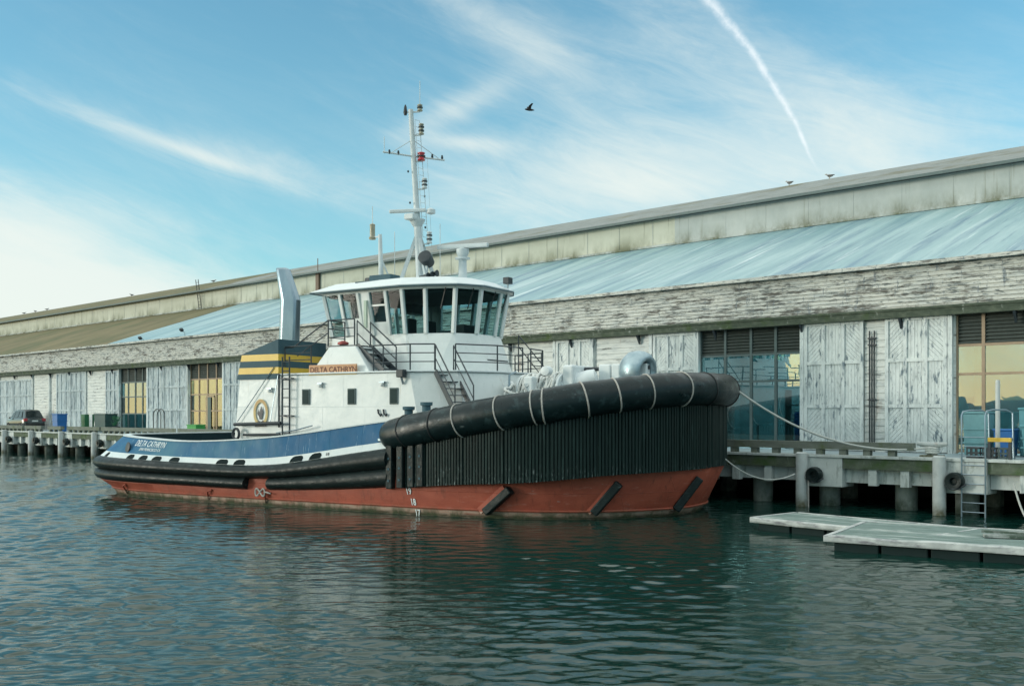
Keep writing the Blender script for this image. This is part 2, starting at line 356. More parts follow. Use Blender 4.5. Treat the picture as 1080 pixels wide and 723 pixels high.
m_clap = peel('peeling_white_clapboard', (.55,1,2.6), 2.1, .535, .60, fine=4.0, dk=(.19,.185,.17), c1=(.50,.505,.46), c2=(.64,.645,.60), wood=(.15,.145,.13), extra=[((.15,.17,.17), 9, (.30,1,1.6), .535, .61, 7), ((.20,.23,.25), 2.2, (2.4,1,.5), .60, .66, 8), ((.24,.13,.08), .8, (1,1,.6), .68, .80, 7)])
m_plank = peel('peeling_white_door_planks', (3.0,3.0,.9), 1.9, .565, .64, c1=(.62,.67,.66), c2=(.74,.78,.76), wood=(.17,.22,.25))
m_plank2 = peel('weathered_blue_white_planks', (3,3,.7), 1.6, .50, .64, c1=(.42,.50,.53), c2=(.58,.65,.66), wood=(.17,.23,.27))
m_wallp = peel('stained_white_wall_boards', (.6,1,3), 1.7, .57, .66, dk=(.22,.23,.22), extra=[((.34,.20,.12), 1.2, (2,2,.3), .60, .8, 6)])
m_roof = mat('pale_teal_roof_membrane', [(.30, (.13,.26,.31)), (.5, (.24,.39,.42)), (.72, (.40,.54,.56))], .9, (1.0,.07,.07), det=10,
             layers=[((.10,.21,.29), 1.0, (1.15,.07,.07), .515, .66, 10), ((.08,.17,.25), 3.2, (1.2,.05,.05), .58, .68, 9), ((.60,.70,.72), 1.9, (1.3,.05,.05), .58, .70, 9)], rough=.42, bump=(.6,.10,.8,(1.2,.10,.10)))
m_roofmoss = mat('mossy_brown_roof', [(.3, (.12,.105,.055)), (.7, (.20,.17,.09))], .5, (1,.4,.4), layers=[((.075,.095,.04), .35, (1,.5,.5), .46, .66, 7)], rough=.95)
m_shing = mat('grey_shingle_roof', [(.3, (.18,.20,.195)), (.7, (.28,.30,.29))], 1.2, (.7,1.5,1.5), layers=[((.40,.43,.41), 1.5, (.3,3,3), .56, .68, 8), ((.09,.10,.10), 2.5, (.3,2,2), .58, .7, 8), ((.13,.12,.06), .25, (1,1,1), .52, .7, 5)], rough=.9, bump=(.4,.05,5,(.4,3,3)))
stain = [((.10,.11,.05), .55, (1.3,1,.6), .40, .62, 8, (2, 13.9, 12.9)), ((.20,.20,.14), 1.2, (3,1,.12), .58, .74, 7)]
m_cler = mat('cream_clerestory_panels', [(.3, (.48,.49,.40)), (.7, (.58,.59,.50))], .4, layers=stain, rough=.75)
m_cler2 = mat('grey_clerestory_panels', [(.3, (.38,.42,.41)), (.7, (.52,.55,.53))], .5, (1,1,.5), layers=stain, rough=.75)
m_frame = mat('window_frame_paint', (.09,.13,.13), 4, rough=.6)
m_frameo = mat('tan_window_frame_paint', (.34,.25,.17), 4, rough=.7)
m_louv = mat('louvre_slats', [(.3, (.045,.06,.055)), (.7, (.075,.09,.08))], 6, rough=.7)
m_inter = mat('dim_workshop_wall', [(.3, (.12,.24,.26)), (.7, (.22,.36,.38))], .7, layers=[((.20,.25,.25), 1.2, (1,1,1), .60, .66, 3)], rough=.9)
m_warmwall = mat('golden_glow_wall', [(.3, (.42,.28,.12)), (.7, (.55,.38,.18))], 1.2, rough=.8)  # gold wall colour imitates the sunset reflected in the panes
m_teal = mat('teal_plastic', (.10,.30,.34), 4, rough=.45)
m_bluep = mat('blue_plastic', (.02,.14,.40), 4, rough=.4)
m_greenp = mat('green_plastic', (.03,.16,.07), 4, rough=.45)
m_dgreen = mat('dark_green_paint', (.025,.07,.065), 4, rough=.5)
m_float = mat('weathered_dock_boards', [(.3, (.10,.16,.15)), (.7, (.20,.27,.25))], 1.6, (.6,2,1), layers=[((.52,.57,.55), 1.5, (.35,2,1), .54, .66, 9), ((.06,.10,.08), 1.0, (1,1,1), .58, .8, 7)], rough=.8, bump=(.3,.02,6,(.3,3,1)))
m_floatw = mat('chalky_white_dock_edge', [(.3, (.34,.37,.37)), (.7, (.52,.55,.54))], 3, layers=[((.17,.17,.19), 3, (.6,.6,3), .52, .66, 9), ((.06,.09,.07), 2, (1,1,1), .3, .55, 5, (2, .25, .18))], rough=.85)
m_floatb = mat('black_dock_floats', (.010,.022,.022), 3, rough=.8, spec=.2)
m_carp = mat('dark_grey_car_paint', (.055,.075,.08), 5, rough=.25, coat=.6, metal=.3)
m_carw = mat('car_glass', (.02,.03,.032), 4, rough=.06, spec=.8)
m_tyre = mat('tyre_rubber', (.015,.016,.016), 6, rough=.8)
m_rim = mat('alloy_rim', (.45,.48,.5), 6, rough=.3, metal=.8)
m_tail = mat('tail_lamp_lens', (.40,.035,.045), 5, rough=.2)
m_gull = mat('gull_feathers', [(.3, (.20,.20,.20)), (.7, (.45,.45,.44))], 8, rough=.8)
m_gulld = mat('dark_bird_feathers', (.03,.03,.032), 8, rough=.8)
m_beak = mat('beak_horn', (.35,.22,.05), 8, rough=.5)
m_rope = mat('mooring_rope', [(.3, (.40,.42,.40)), (.7, (.56,.58,.55))], 14, rough=.9, bump=(.6,.01,50,(1,1,1)))
m_hill = mat('dark_shore', (.05,.075,.075), .01, rough=1)

# ------------------------------------------------------------------ water, shore
def build_water():
    N_ = 84
    lam = np.exp(rng.uniform(np.log(.17), np.log(.85), N_)); th = rng.normal(R(-84), .52, N_)
    k = 2*PI/lam; kx = k*np.cos(th); ky = k*np.sin(th); ph = rng.uniform(0, 2*PI, N_)
    slope = .135/np.sqrt(N_)*1.414*np.clip((lam/.42)**.35, .6, 1.15); amp = slope/k
    nr, na = 1500, 800
    R0_, R1_ = 5.0, 170.0
    r = R0_*np.exp(np.linspace(0, np.log(R1_/R0_), nr)); a = np.linspace(R(-48), R(48), na)
    rr, aa = np.meshgrid(r, a, indexing='ij'); x = rr*np.sin(aa); y = rr*np.cos(aa)
    z = np.zeros_like(x); dr = r*np.log(R1_/R0_)/nr
    for i in range(N_):
        fade = np.clip((lam[i]/dr - 2.5)/2.5, 0, 1); hi = int(np.sum(fade > 0))
        if hi: z[:hi] += (amp[i]*fade[:hi])[:, None]*np.sin(kx[i]*x[:hi] + ky[i]*y[:hi] + ph[i])
    # gusts: calmer and rougher patches
    g = .80 + .40*np.sin(x*.33+y*.41+1)*np.sin(y*.23-x*.11+.5) + .2*np.sin(x*.9-y*.3)
    g = g*(1 - .50*np.exp(-(((x-2.5)/8.5)**2 + ((y-24.5)/8.0)**2)))      # lee of the hull
    z = z*g; z = z + 2.5*np.abs(z)*z*(z > 0)
    v = np.stack([x, y, z], -1).reshape(-1, 3)
    idx = np.arange(nr*na).reshape(nr, na)
    f = np.stack([idx[:-1,:-1], idx[:-1,1:], idx[1:,1:], idx[1:,:-1]], -1).reshape(-1, 4)[:, ::-1]
    n0 = len(v)
    big = np.array([[-7000,-7000,-.4],[7000,-7000,-.4],[7000,7000,-.4],[-7000,7000,-.4]])
    v = np.vstack([v, big]).astype(np.float32); f = np.vstack([f, [[n0, n0+1, n0+2, n0+3]]]).astype(np.int32)
    me = bpy.data.meshes.new('water'); me.vertices.add(len(v)); me.vertices.foreach_set('co', v.ravel())
    me.loops.add(f.size); me.loops.foreach_set('vertex_index', np.ascontiguousarray(f).ravel())
    me.polygons.add(len(f)); me.polygons.foreach_set('loop_start', np.arange(len(f), dtype=np.int32)*4)
    me.update(calc_edges=True); me.validate()
    me.polygons.foreach_set('use_smooth', [True]*len(me.polygons))
    M_ = bpy.data.materials.new('harbour_water'); M_.use_nodes = True; nt = M_.node_tree; N = nt.nodes; L = nt.links
    P = N['Principled BSDF']; P.inputs['Base Color'].default_value = (.005,.030,.024,1); P.inputs['Roughness'].default_value = .0; P.inputs['IOR'].default_value = 1.33; P.inputs['Specular Tint'].default_value = (1.0,.945,.80,1)
    tc = N.new('ShaderNodeTexCoord'); prev = None
    for sc, stx, d, kst in ((7, (.7,2.4,1), .03, .12),):
        mp = N.new('ShaderNodeMapping'); mp.inputs['Scale'].default_value = stx; mp.inputs['Rotation'].default_value = (0,0,R(6)); L.new(tc.outputs['Object'], mp.inputs[0])
        t = N.new('ShaderNodeTexNoise'); t.inputs['Scale'].default_value = sc; t.inputs['Detail'].default_value = 3; L.new(mp.outputs[0], t.inputs['Vector'])
        b = N.new('ShaderNodeBump'); b.inputs['Strength'].default_value = kst; b.inputs['Distance'].default_value = d; L.new(t.outputs[0], b.inputs['Height'])
        if prev: L.new(prev, b.inputs['Normal'])
        prev = b.outputs[0]
    L.new(prev, P.inputs['Normal'])
    me.materials.append(M_)
    o = bpy.data.objects.new('water', me); COL.objects.link(o); tag(o, kind='structure')
build_water()
mb = MB()
# far shore across the harbour (seen only in the windows): a ridge of real depth
pts = []
for i in range(40):
    a = R(-130 + i*1.05); d = 900 + 60*math.sin(i*1.3); h = 19 + .35*math.sin(i*.5)
    h *= min(1, i/5, (39-i)/5)
    pts.append((a, d, h))
rings = []
for a, d, h in pts:
    c, s_ = math.cos(a), math.sin(a)
    rings.append([(s_*d, c*d, -1), (s_*(d+60), c*(d+60), h*.7), (s_*(d+180), c*(d+180), h), (s_*(d+500), c*(d+500), -1)])
mb.loft(rings, loop=False)
tag(mb.build('hills', m_hill, smooth=True), kind='structure')

# ------------------------------------------------------------------ pier and shed frame: s along the quay (+ towards the right), n away from the water
PRZ = -math.acos(.7355)
def pw(s, n, z=0): return (s*.7355 + n*.6774, -s*.6774 + n*.7355, z)
N0, NW, ZD = 32.5, 36.7, 1.78

def place(mbx, name, m_, base, parent=None, **kw):
    return mbx.build(name, m_, parent, off=base, **kw)

def build_pier():
    B = (-40., N0, 0.)
    root = thing('pier', 'long concrete and timber pier running along the shed behind the tugboat', 'pier', pw(*B), PRZ)
    d = MB().box(-200, 30, N0+.02, N0+60, ZD-.25, ZD); d.build('deck', m_apron, root, off=B)
    c = MB().box(-200, 30, N0-.10, N0+.5, ZD-.07, ZD+.012); c.build('deck_edge', m_conc, root, off=B)
    s_ = MB().box(-200, 30, N0+7, N0+7.5, -3, ZD-.26); s_.build('seawall', m_void, root, off=B)  # backing wall, under-deck darkness put into its colour
    # concrete front: projecting blocks at the fender piles, lower beams with plank fascia between
    bays = [(-86.93 - 5.45*i) for i in range(4, 0, -1)] + [-86.93, -81.5, -75.95, -70.4, -64.9, -59.4, -54.0, -48.5, -43.1, -37.7, -32.2, -26.8, -21.3, -16.0, -11.35, -6.6, -1.6]
    for i, s0 in enumerate(bays):
        s1 = bays[i+1] if i+1 < len(bays) else s0+5
        b = MB().box(s0-.15, s0+1.35, N0-.06, N0+.9, .70, ZD-.08); b.build('concrete_block', m_conc, root, off=B, bevel=.02)
        h = MB()
        h.box(s0+1.36, s1-.16, N0+.25, N0+.8, .86, ZD-.30)
        for q in (.28, .62):
            x = s0+1.35 + (s1-s0-1.5)*q; h.box(x, x+.28, N0+.0, N0+.24, .80, ZD-.42)
        h.build('crossbeam', m_conc, root, off=B)
        p = MB().box(s0+1.37, s1-.17, N0-.04, N0+.12, ZD-.44, ZD-.085); p.build('fascia_plank', m_mossg, root, off=B)
        for q, off in ((.42, 1.0), (.42+.5*5.4, 1.0)):
            pl = MB().lathe([(.36,-3),(.36,.9)], (s0+q, N0+off, 0), 14); pl.build('pile', m_pilec, root, smooth=True, off=B)
    for i in range(22):
        s0 = -96+ i*5.2
        if s0 < -66 or s0 > -24:
            pl = MB().lathe([(.34,-3),(.34,1.5)], (s0+1.7, N0+4.2, 0), 10); pl.build('pile', m_pilec, root, smooth=True, off=B)
    # bull rail: long timbers on short blocks
    for a, b_ in ((-110,-84.3),(-88.2+4.4,-80.6),(-79.4,-77.0),(-75.9,-70.5),(-70.2,-46),(-45.8,-20.2),(-20.05,-12.35),(-9.0,24)):
        r_ = MB(); r_.box(a, b_, N0+.12, N0+.42, ZD+.20, ZD+.46)
        x = a+.15
        while x < b_-.3:
            r_.box(x, x+.24, N0+.16, N0+.38, ZD+.012, ZD+.199); x += .84
        r_.build('bull_rail', m_rail_t, root, off=B)
    return bays
bays = build_pier()
def fender_piles():
    mbp = MB().lathe([(.20,-3),(.20,1.84),(.15,1.87)], (0,0,0), 16)
    proto = mbp.build('fender_pile', m_pilew, smooth=True)
    # round rubber bumper with its chain
    rb = thing('rubber_bumper', '', 'dock fender', (0,0,0), PRZ)
    t = MB().lathe([(.08,.10),(.12,.0),(.24,-.02),(.28,.04),(.28,.24),(.24,.30),(.10,.40)], (0,0,0), 18, axis=1)
    t.xf(Matrix.Translation((0,-.4,0))); t.build('bumper_ring', m_rubber, rb, smooth=True)
    ch = MB().tube([(-.34+.68*i/12, -.26-.14*math.sin(PI*i/12), -.10-.14*math.sin(PI*i/12)) for i in range(13)], .028, 6); ch.build('chain', m_rail, rb, smooth=True)
    first = True
    places = [(-97.8,'far'),(-92.38,'far'),(-86.93,'A'),(-81.5,'B'),(-75.95,'C'),(-70.4,'D'),(-16.0,'E'),(-11.35,'F')]
    lab = {'A': ('pale timber pile at the far left below the parked car', 'black rubber bumper beside the leftmost pile, below the parked car'),
           'B': ('pale pile standing below the parked car\'s right end', 'black rubber bumper below the parked car\'s right end'),
           'C': ('pale pile below the blue recycling bin', 'black rubber bumper between the blue bin and the green box, below deck'),
           'D': ('tall pale pile just behind the tugboat\'s stern corner', 'black rubber bumper closest to the tugboat\'s stern'),
           'E': ('clean white pipe pile behind the left end of the dock float', 'round black bumper just right of the white pipe pile'),
           'F': ('white pile with rusty peeled base, beside the metal ladder', 'round black bumper with chain beside the metal ladder')}
    for s0, k in places:
        if k == 'far': continue
        o = proto if first else proto.copy()
        if not first: COL.objects.link(o)
        o.location = pw(s0, N0-.30, 0)
        tag(o, lab[k][0], 'pile', 'fender piles in front of the pier')
        rbo = rb if first else dup(rb)
        rbo.location = pw(s0 + (.95 if s0 < -20 else .48), N0-.07, 1.10)
        tag(rbo, lab[k][1], 'dock fender', 'rubber bumpers on the pier front'); first = False
    for k, s0 in enumerate((-21.3,)):
        pass
fender_piles()

# ------------------------------------------------------------------ warehouse
def clip(poly, a, b, c):
    """keep a*x+b*y<=c"""
    out = []
    for i in range(len(poly)):
        p, q = poly[i], poly[(i+1) % len(poly)]
        fp, fq = a*p[0]+b*p[1]-c, a*q[0]+b*q[1]-c
        if fp <= 0: out.append(p)
        if (fp < 0 < fq) or (fq < 0 < fp):
            t = fp/(fp-fq); out.append((p[0]+(q[0]-p[0])*t, p[1]+(q[1]-p[1])*t))
    return out
WB = (-40., NW, 0.)
WH = thing('warehouse', 'long weathered white dockside shed with peeling boards and stepped roof', 'warehouse', pw(*WB), PRZ)
def wpart(mbx, name, m_, parent=WH, **kw): return mbx.build(name, m_, parent, off=WB, **kw)
S0, S1 = -230, 24
def build_warehouse():
    Z0 = ZD; ZT = 6.82
    wins = [(-12.37, -7.4), (-22.9, -18.22), (-65.1, -60.46), (-75.64, -71.06), (-3.2, 1.5)]
    # lower wall between the windows
    cur = S0
    for a, c in sorted(wins)+[(S1, S1)]:
        wpart(MB().box(cur, a, NW, NW+.3, Z0, ZT), 'wall', m_wallp); cur = c
    wpart(MB().box(S0, S1, NW+.02, NW+.29, ZT+.003, 7.0), 'wall_beam', m_dark)
    
    # upper clapboards: saw-tooth profile
    pr = []; nb = 11; h = (8.62-7.0)/nb
    for i in range(nb): pr += [(NW-.06, 7.0+i*h), (NW-.015, 7.0+(i+1)*h-.004)]
    pr = pr + [(NW+.3, 8.62), (NW+.3, 7.0)]
    c = MB()
    xs = list(np.linspace(S0, S1, 60))
    c.loft([[(x, y, z) for y, z in pr] for x in xs], cap=True); wpart(c, 'clapboard_wall', m_clap)
    f = MB(); f.box(S0, S1, NW-.36, NW-.005, 6.70, 6.99); f.box(S0, S1, NW-.40, NW-.30, 6.96, 7.05); wpart(f, 'fascia', m_moss)
    # lower rail hood on the far left and brackets
    for i in range(26):
        x = -104 + i*3.9
        k = MB(); k.plate([(NW-.34, 6.698), (NW-.10, 6.698), (NW-.10, 6.30)], 0, x, x+.09); wpart(k, 'bracket', m_dark)
    # roofs
    yr = NW+12; zc = 12.95; zt = 14.55; yk = NW+22; zk = 17.75
    def slab(y0, z0, y1, z1, t=.12):
        return [(y0, z0), (y1, z1), (y1, z1-t), (y0, z0-t)]
    rm = MB(); xs = np.linspace(-77.6, S1, 900); ys = np.linspace(0, 1, 18); wr = random.Random(3)
    wv_ = [(2*PI/wr.uniform(.55,3.2), wr.uniform(-2.2,2.2), wr.uniform(0,6.3), wr.uniform(.3,1.7), wr.uniform(0,6.3)) for _ in range(16)]
    def zz(x, u): return 8.70 + (zc-8.70)*u + .035*math.sin(x*1.9+u*1.5)*math.sin(u*PI) + .03*math.sin(x*.8+2+u)*math.sin(u*PI) + math.sin(u*PI)**.5*sum(.055/k_*max(0, math.sin(k_*x+sh*u+p_))**3*(.5+.5*math.sin(m_*3*u+x*.21*m_+q_)) for k_, sh, p_, m_, q_ in wv_)
    rm.loft([[(x, NW-.28+(12.26)*u, zz(x,u)) for u in ys] for x in xs], loop=False)
    rm.loft([[(x, NW-.28, 8.70), (x, NW-.28, 8.60), (x, NW+.2, 8.60)] for x in (-77.6, S1)], loop=False)
    wpart(rm, 'roof', m_roof, smooth=True, label='pale teal low roof with streaked wrinkled surface')
    r2 = MB().plate(slab(NW-.28, 8.70, yr-.02, zc), 0, S0, -77.62); wpart(r2, 'roof', m_roofmoss, label='mossy brown left stretch of the low roof')
    ed = MB().box(S0, S1, NW-.33, NW-.29, 8.58, 8.72); wpart(ed, 'eave_board', m_clap)
    c1 = MB().box(S0, -32.05, yr, yr+.2, zc-.3, zt); wpart(c1, 'clerestory_wall', m_cler, label='cream clerestory wall with mossy foot')
    c2 = MB().box(-32.05, S1, yr-.02, yr+.2, zc-.3, zt); wpart(c2, 'clerestory_wall', m_cler2, label='grey white clerestory wall stretch')
    bt = MB()
    x = -180
    while x < S1:
        bt.box(x, x+.02, yr-.030, yr-.022, zc, zt-.05); x += 2.44
    bt.box(S0, S1, yr-.16, yr-.03, zc-.02, zc+.10)
    wpart(bt, 'clerestory_trim', m_cler2)
    u1 = MB().plate(slab(yr-.45, zt+.06, yk, zk, .10), 0, -84.2, S1); wpart(u1, 'upper_roof', m_shing)
    u2 = MB().plate(slab(yr-.45, zt+.02, yk, zk-.04, .10), 0, S0, -84.22); wpart(u2, 'upper_roof', m_roofmoss, label='mossy left stretch of the upper roof')
    u3 = MB().plate(slab(yk+.01, zk, yk+10, zt+.02, .10), 0, S0, S1); wpart(u3, 'rear_roof', m_shing)
    gt = MB().box(S0, S1, yr-.55, yr-.46, zt-.06, zt+.08); wpart(gt, 'gutter', m_frame)
    e = MB().plate([(NW, 7.0), (NW+.0, 8.5), (yr, zc-.1), (yr, zt), (yk, zk-.15), (yk+10, zt), (yk+10, Z0), (NW+.31, Z0), (NW+.31, 7.0)], 0, S1-.3, S1-.1); wpart(e, 'end_wall', m_wallp)
    # roof ladder on the left, brown downpipe
    l = MB()
    for dx in (-.22, .22): l.bar((-84.2+dx, yr-.15, zc-.1), (-84.2+dx, yr-.5, zt+1.1), .05, .05)
    for i in range(9): z = zc+.1+i*.29; l.bar((-84.42, yr-.17-i*.04, z), (-83.98, yr-.17-i*.04, z), .035, .035)
    wpart(l, 'roof_ladder', m_dark)
    dp = MB().box(-66.3, -65.9, yr-.2, yr-.03, zc, zt); dp.bar((-66.1, yr-.12, zt), (-66.1, yr-.12, zt+1.2), .05, .05); wpart(dp, 'downpipe', mat('rust_brown_pipe', (.14,.09,.06)))
    # windows
    def window(a, c, cols, frame, rows=(4.55,), lz=5.62, door=None, warm=False):
        y = NW+.10
        fr = MB(); t = .055
        for x in [a] + cols + [c]: fr.box(x-t, x+t, y-.04, y+.06, Z0+.02, ZT-.01)
        xs_ = [a] + cols + [c]
        for z in (Z0+.1, ) + rows + (lz, ZT-.07):
            for i in range(len(xs_)-1): fr.box(xs_[i]+t, xs_[i+1]-t, y-.035, y+.055, z-.045, z+.045)
        if door:
            for x in door: fr.box(x-.05, x+.05, y-.05, y-.041, Z0+.02, 4.4)
            fr.box(door[0], door[1], y-.05, y-.041, 4.36, 4.46)
        F = wpart(fr, 'window', frame)
        if door: wpart(MB().box(door[0]+.18, door[0]+.62, y-.044, y-.036, Z0+.05, 4.35), 'door_leaf', m_dgreen, F)
        gp = MB()
        for i in range(len(xs_)-1):
            zs = [Z0+.145] + [v for z in rows for v in (z-.045, z+.045)] + [lz-.045]
            for j in range(0, len(zs), 2):
                x0, x1 = xs_[i]+t, xs_[i+1]-t; q_ = [y+random.uniform(0,.012) for _ in range(4)]
                gp.loft([[(x0,q_[0]+o,zs[j]),(x1,q_[1]+o,zs[j]),(x1,q_[2]+o,zs[j+1]),(x0,q_[3]+o,zs[j+1])] for o in (0,.006)], cap=True)
        wpart(gp, 'panes', g_shed, F)
        lv = MB()
        for i in range(len(xs_)-1):
            z = lz+.06
            while z < ZT-.14:
                lv.plate([(y-.02, z), (y-.01, z), (y+.07, z+.10), (y+.06, z+.10)], 0, xs_[i]+t, xs_[i+1]-t); z += .125
        lv.box(a-.05, c+.05, y+.075, y+.09, lz-.03, ZT+.0)
        wpart(lv, 'louvre_vent', m_louv, F)
        it = MB()
        d = 5.0 if not warm else 1.6
        it.add([(a-1, y+d, Z0), (c+1, y+d, Z0), (c+1, y+d, ZT), (a-1, y+d, ZT)], [(0,1,2,3)])
        it.add([(a-1, NW+.31, Z0), (a-1, y+d, Z0), (a-1, y+d, ZT), (a-1, NW+.31, ZT)], [(0,1,2,3)])
        it.add([(c+1, NW+.31, Z0), (c+1, y+d, Z0), (c+1, y+d, ZT), (c+1, NW+.31, ZT)], [(0,1,2,3)])
        it.add([(a-1, NW+.31, ZT), (c+1, NW+.31, ZT), (c+1, y+d, ZT), (a-1, y+d, ZT)], [(0,1,2,3)])
        wpart(it, 'room', m_warmwall if warm else m_inter)
        cl_ = MB()
        for k in range(2 if not warm else 1): cl_.box(a+.3, c-.3, y+(1.0+1.9*k if not warm else .5), y+(2.2+1.9*k if not warm else 1.3), ZT-.16, ZT-.10)
        wpart(cl_, 'added_glow_panel', m_warmfill if warm else m_coolfill)  # glowing panels added under the ceiling to brighten the panes
    window(-12.37, -7.4, [-11.46, -9.55], m_frameo, (4.60,))
    window(-22.9, -18.22, [-21.71, -20.51, -19.40], m_frame, (4.53,))
    window(-65.1, -60.46, [-63.95, -62.8, -61.65], m_frameo, (4.55, 3.4), door=(-62.95, -61.95), warm=True)
    window(-75.64, -71.06, [-74.5, -73.35, -72.2], m_frame, (4.5, 3.2))
    window(-3.2, 1.5, [-2.0, -.9, .3], m_frame, (4.55,))
    # sliding doors: stiles and rails with diagonal and upright planks in nine panels
    def door(a, c, z0, z1, m_, y=NW-.10, step=.125):
        d = MB(); t = .13; W = c-a; Hh = z1-z0
        d.cur = 1; d.box(a, c, y+.03, y+.09, z0, z1); d.cur = 0
        xs_ = [a, a+W/3, a+2*W/3, c]; zs = [z0, z0+Hh*.34, z0+Hh*.68, z1]
        for i, x in enumerate(xs_):
            lo = x if i == 0 else x-t/2; hi = x if i == 3 else x+t/2
            if i == 0: hi = x+t
            if i == 3: lo = x-t
            d.box(lo, hi, y-.065, y+.028, z0, z1)
        for j, z in enumerate(zs):
            lo = z if j == 0 else z-t/2; hi = z if j == 3 else z+t/2
            if j == 0: hi = z+t
            if j == 3: lo = z-t
            for i in range(3): d.box(xs_[i]+(t if i == 0 else t/2)+.002, xs_[i+1]-(t if i == 2 else t/2)-.002, y-.060, y+.028, lo, hi)
        for i in range(3):
            for j in range(3):
                x0 = xs_[i]+(t if i == 0 else t/2)+.004; x1 = xs_[i+1]-(t if i == 2 else t/2)-.004
                y0 = zs[j]+(t if j == 0 else t/2)+.004; y1 = zs[j+1]-(t if j == 2 else t/2)-.004
                rect = [(x0,y0),(x1,y0),(x1,y1),(x0,y1)]
                if i == 1 or j == 1: nx, ny = 1, 0
                else:
                    sgn = 1 if (i == 0) == (j == 0) else -1
                    if j == 2: sgn = -sgn
                    nx, ny = (.7071, -.7071*(1 if i == 0 else -1))
                vals = [nx*p[0]+ny*p[1] for p in rect]; lo, hi = min(vals), max(vals); q = lo
                while q < hi:
                    e_ = q + step*random.uniform(.88, 1.1)
                    if ny == 0 and random.random() < .02: q = e_; continue
                    pl = clip(clip(rect, nx, ny, e_-.009), -nx, -ny, -q)
                    if len(pl) > 2: d.plate(pl, 1, y-.006-random.uniform(0,.006), y+.028)
                    q = e_
        return wpart(d, 'sliding_door', [m_, m_dback])
    zt = 6.74
    door(-18.06, -15.68, Z0+.03, zt, m_plank); door(-14.85, -12.62, Z0+.03, zt, m_plank)
    door(-25.2, -22.98, Z0+.03, 6.7, m_plank); door(-30.8, -28.66, Z0+.03, 6.7, m_plank)
    door(-60.4, -58.0, Z0+.03, zt, m_plank2)
    door(-68.55, -65.22, Z0+.03, zt, m_plank2); door(-71.0, -68.65, Z0+.03, zt, m_plank2)
    door(-77.85, -75.72, Z0+.03, 6.6, m_plank2); door(-87.1, -84.35, Z0+.03, 6.7, m_plank2); door(-84.25, -81.55, Z0+.03, 6.7, m_plank2)
    door(-96.4, -92.3, Z0+.03, 6.3, m_plank2); door(-101.2, -96.6, Z0+.03, 6.3, m_plank2)
    door(-57.9, -55.2, Z0+.03, zt, m_plank2); door(-36.5, -33.9, Z0+.03, zt, m_plank); door(-7.2, -4.4, Z0+.03, zt, m_plank)
    # posts between bays
    for x in (-12.5, -18.14, -22.94, -25.32, -28.6, -30.9, -65.18, -60.43, -71.05, -75.68, -81.5, -88.6, -92.2):
        p = MB().box(x-.10, x+.06, NW-.16, NW-.002, Z0, 6.79); wpart(p, 'post', m_plank)
    # horizontal boards of the short wall between the two doors, and conduits on it
    for (a, c) in ((-15.66, -14.87), (-28.4, -25.4), (-81.4, -77.95), (-33.7, -31.0), (-92.1, -88.7)):
        pr_ = []; z = Z0
        while z < 6.6: pr_ += [(NW-.055, z), (NW-.02, z+.24)]; z += .245
        pr_ += [(NW-.002, z), (NW-.002, Z0)]
        g = MB().plate(pr_, 0, a, c); wpart(g, 'board_wall', m_wallp)
    cp = MB()
    for x, zt_ in ((-15.45, 6.3), (-15.36, 6.1), (-15.27, 6.3)): cp.tube([(x, NW-.11, Z0), (x, NW-.11, zt_)], .025, 6)
    for z in (6.0, 5.75, 3.7): cp.box(-15.52, -15.2, NW-.13, NW-.052, z, z+.05)
    wpart(cp, 'conduit', m_dark)
build_warehouse()

# flood lamps on the shed eave
def lamp_on_eave(s, label, h=.75, k=.55):
    t = thing('flood_lamp', label, 'lamp', pw(s, NW-.31, 8.72), PRZ, 'flood lamps on the shed eave')
    t.scale = (k, k, k); MB().tube([(0,0,0),(0,-.02,h*.6),(-.1,-.25,h*.75)], .03, 6).build('bracket', m_dark, t, smooth=True)
    b = MB().box(-.22,.22,-.14,.14,-.22,.22); b.xf(Matrix.Translation((-.15,-.4,h)) @ Euler((R(50),0,R(20))).to_matrix().to_4x4()); b.build('lamp_head', m_dark, t, bevel=.03)
lamp_on_eave(-65.2, 'dark flood lamp on shed eave above the golden window', .8)
lamp_on_eave(-71.3, 'small dark flood lamp on eave above the pale window', .3)

# ------------------------------------------------------------------ things on and in front of the pier
def quay_thing(name, label, cat, s, n, z=ZD, group=None): return thing(name, label, cat, pw(s, n, z), PRZ, group)
# bollard
b = quay_thing('mooring_cleat', 'white iron mooring cleat on the pier edge holding the bow rope', 'cleat', -11.9, N0+.62)
MB().box(-.35,.35,-.2,.2,0,.08).build('base_plate', m_pilew, b, bevel=.02)
MB().lathe([(.16,.08),(.11,.2),(.11,.36),(.13,.40)], (0,0,0), 14).build('neck', m_pilew, b, smooth=True)
MB().tube([(-.48,0,.44),(-.3,0,.42),(0,0,.40),(.3,0,.42),(.48,0,.44)], .09, 10, rs=[.06,.085,.10,.085,.06]).build('horn', m_pilew, b, smooth=True)
mbc = MB()
for k in range(3):
    mbc.tube([(-11.9+.19*math.cos(a), N0+.62+.19*math.sin(a), ZD+.16+.07*k+.01*math.sin(3*a)) for a in np.linspace(0, 2*PI, 20)], .045, 7)
o = mbc.build('rope_coil', m_rope, smooth=True, off=(-11.9, N0+.62, ZD)); o.location = pw(-11.9, N0+.62, ZD); o.rotation_euler = (0,0,PRZ)
tag(o, 'pale rope turns wrapped round the mooring cleat', 'rope')
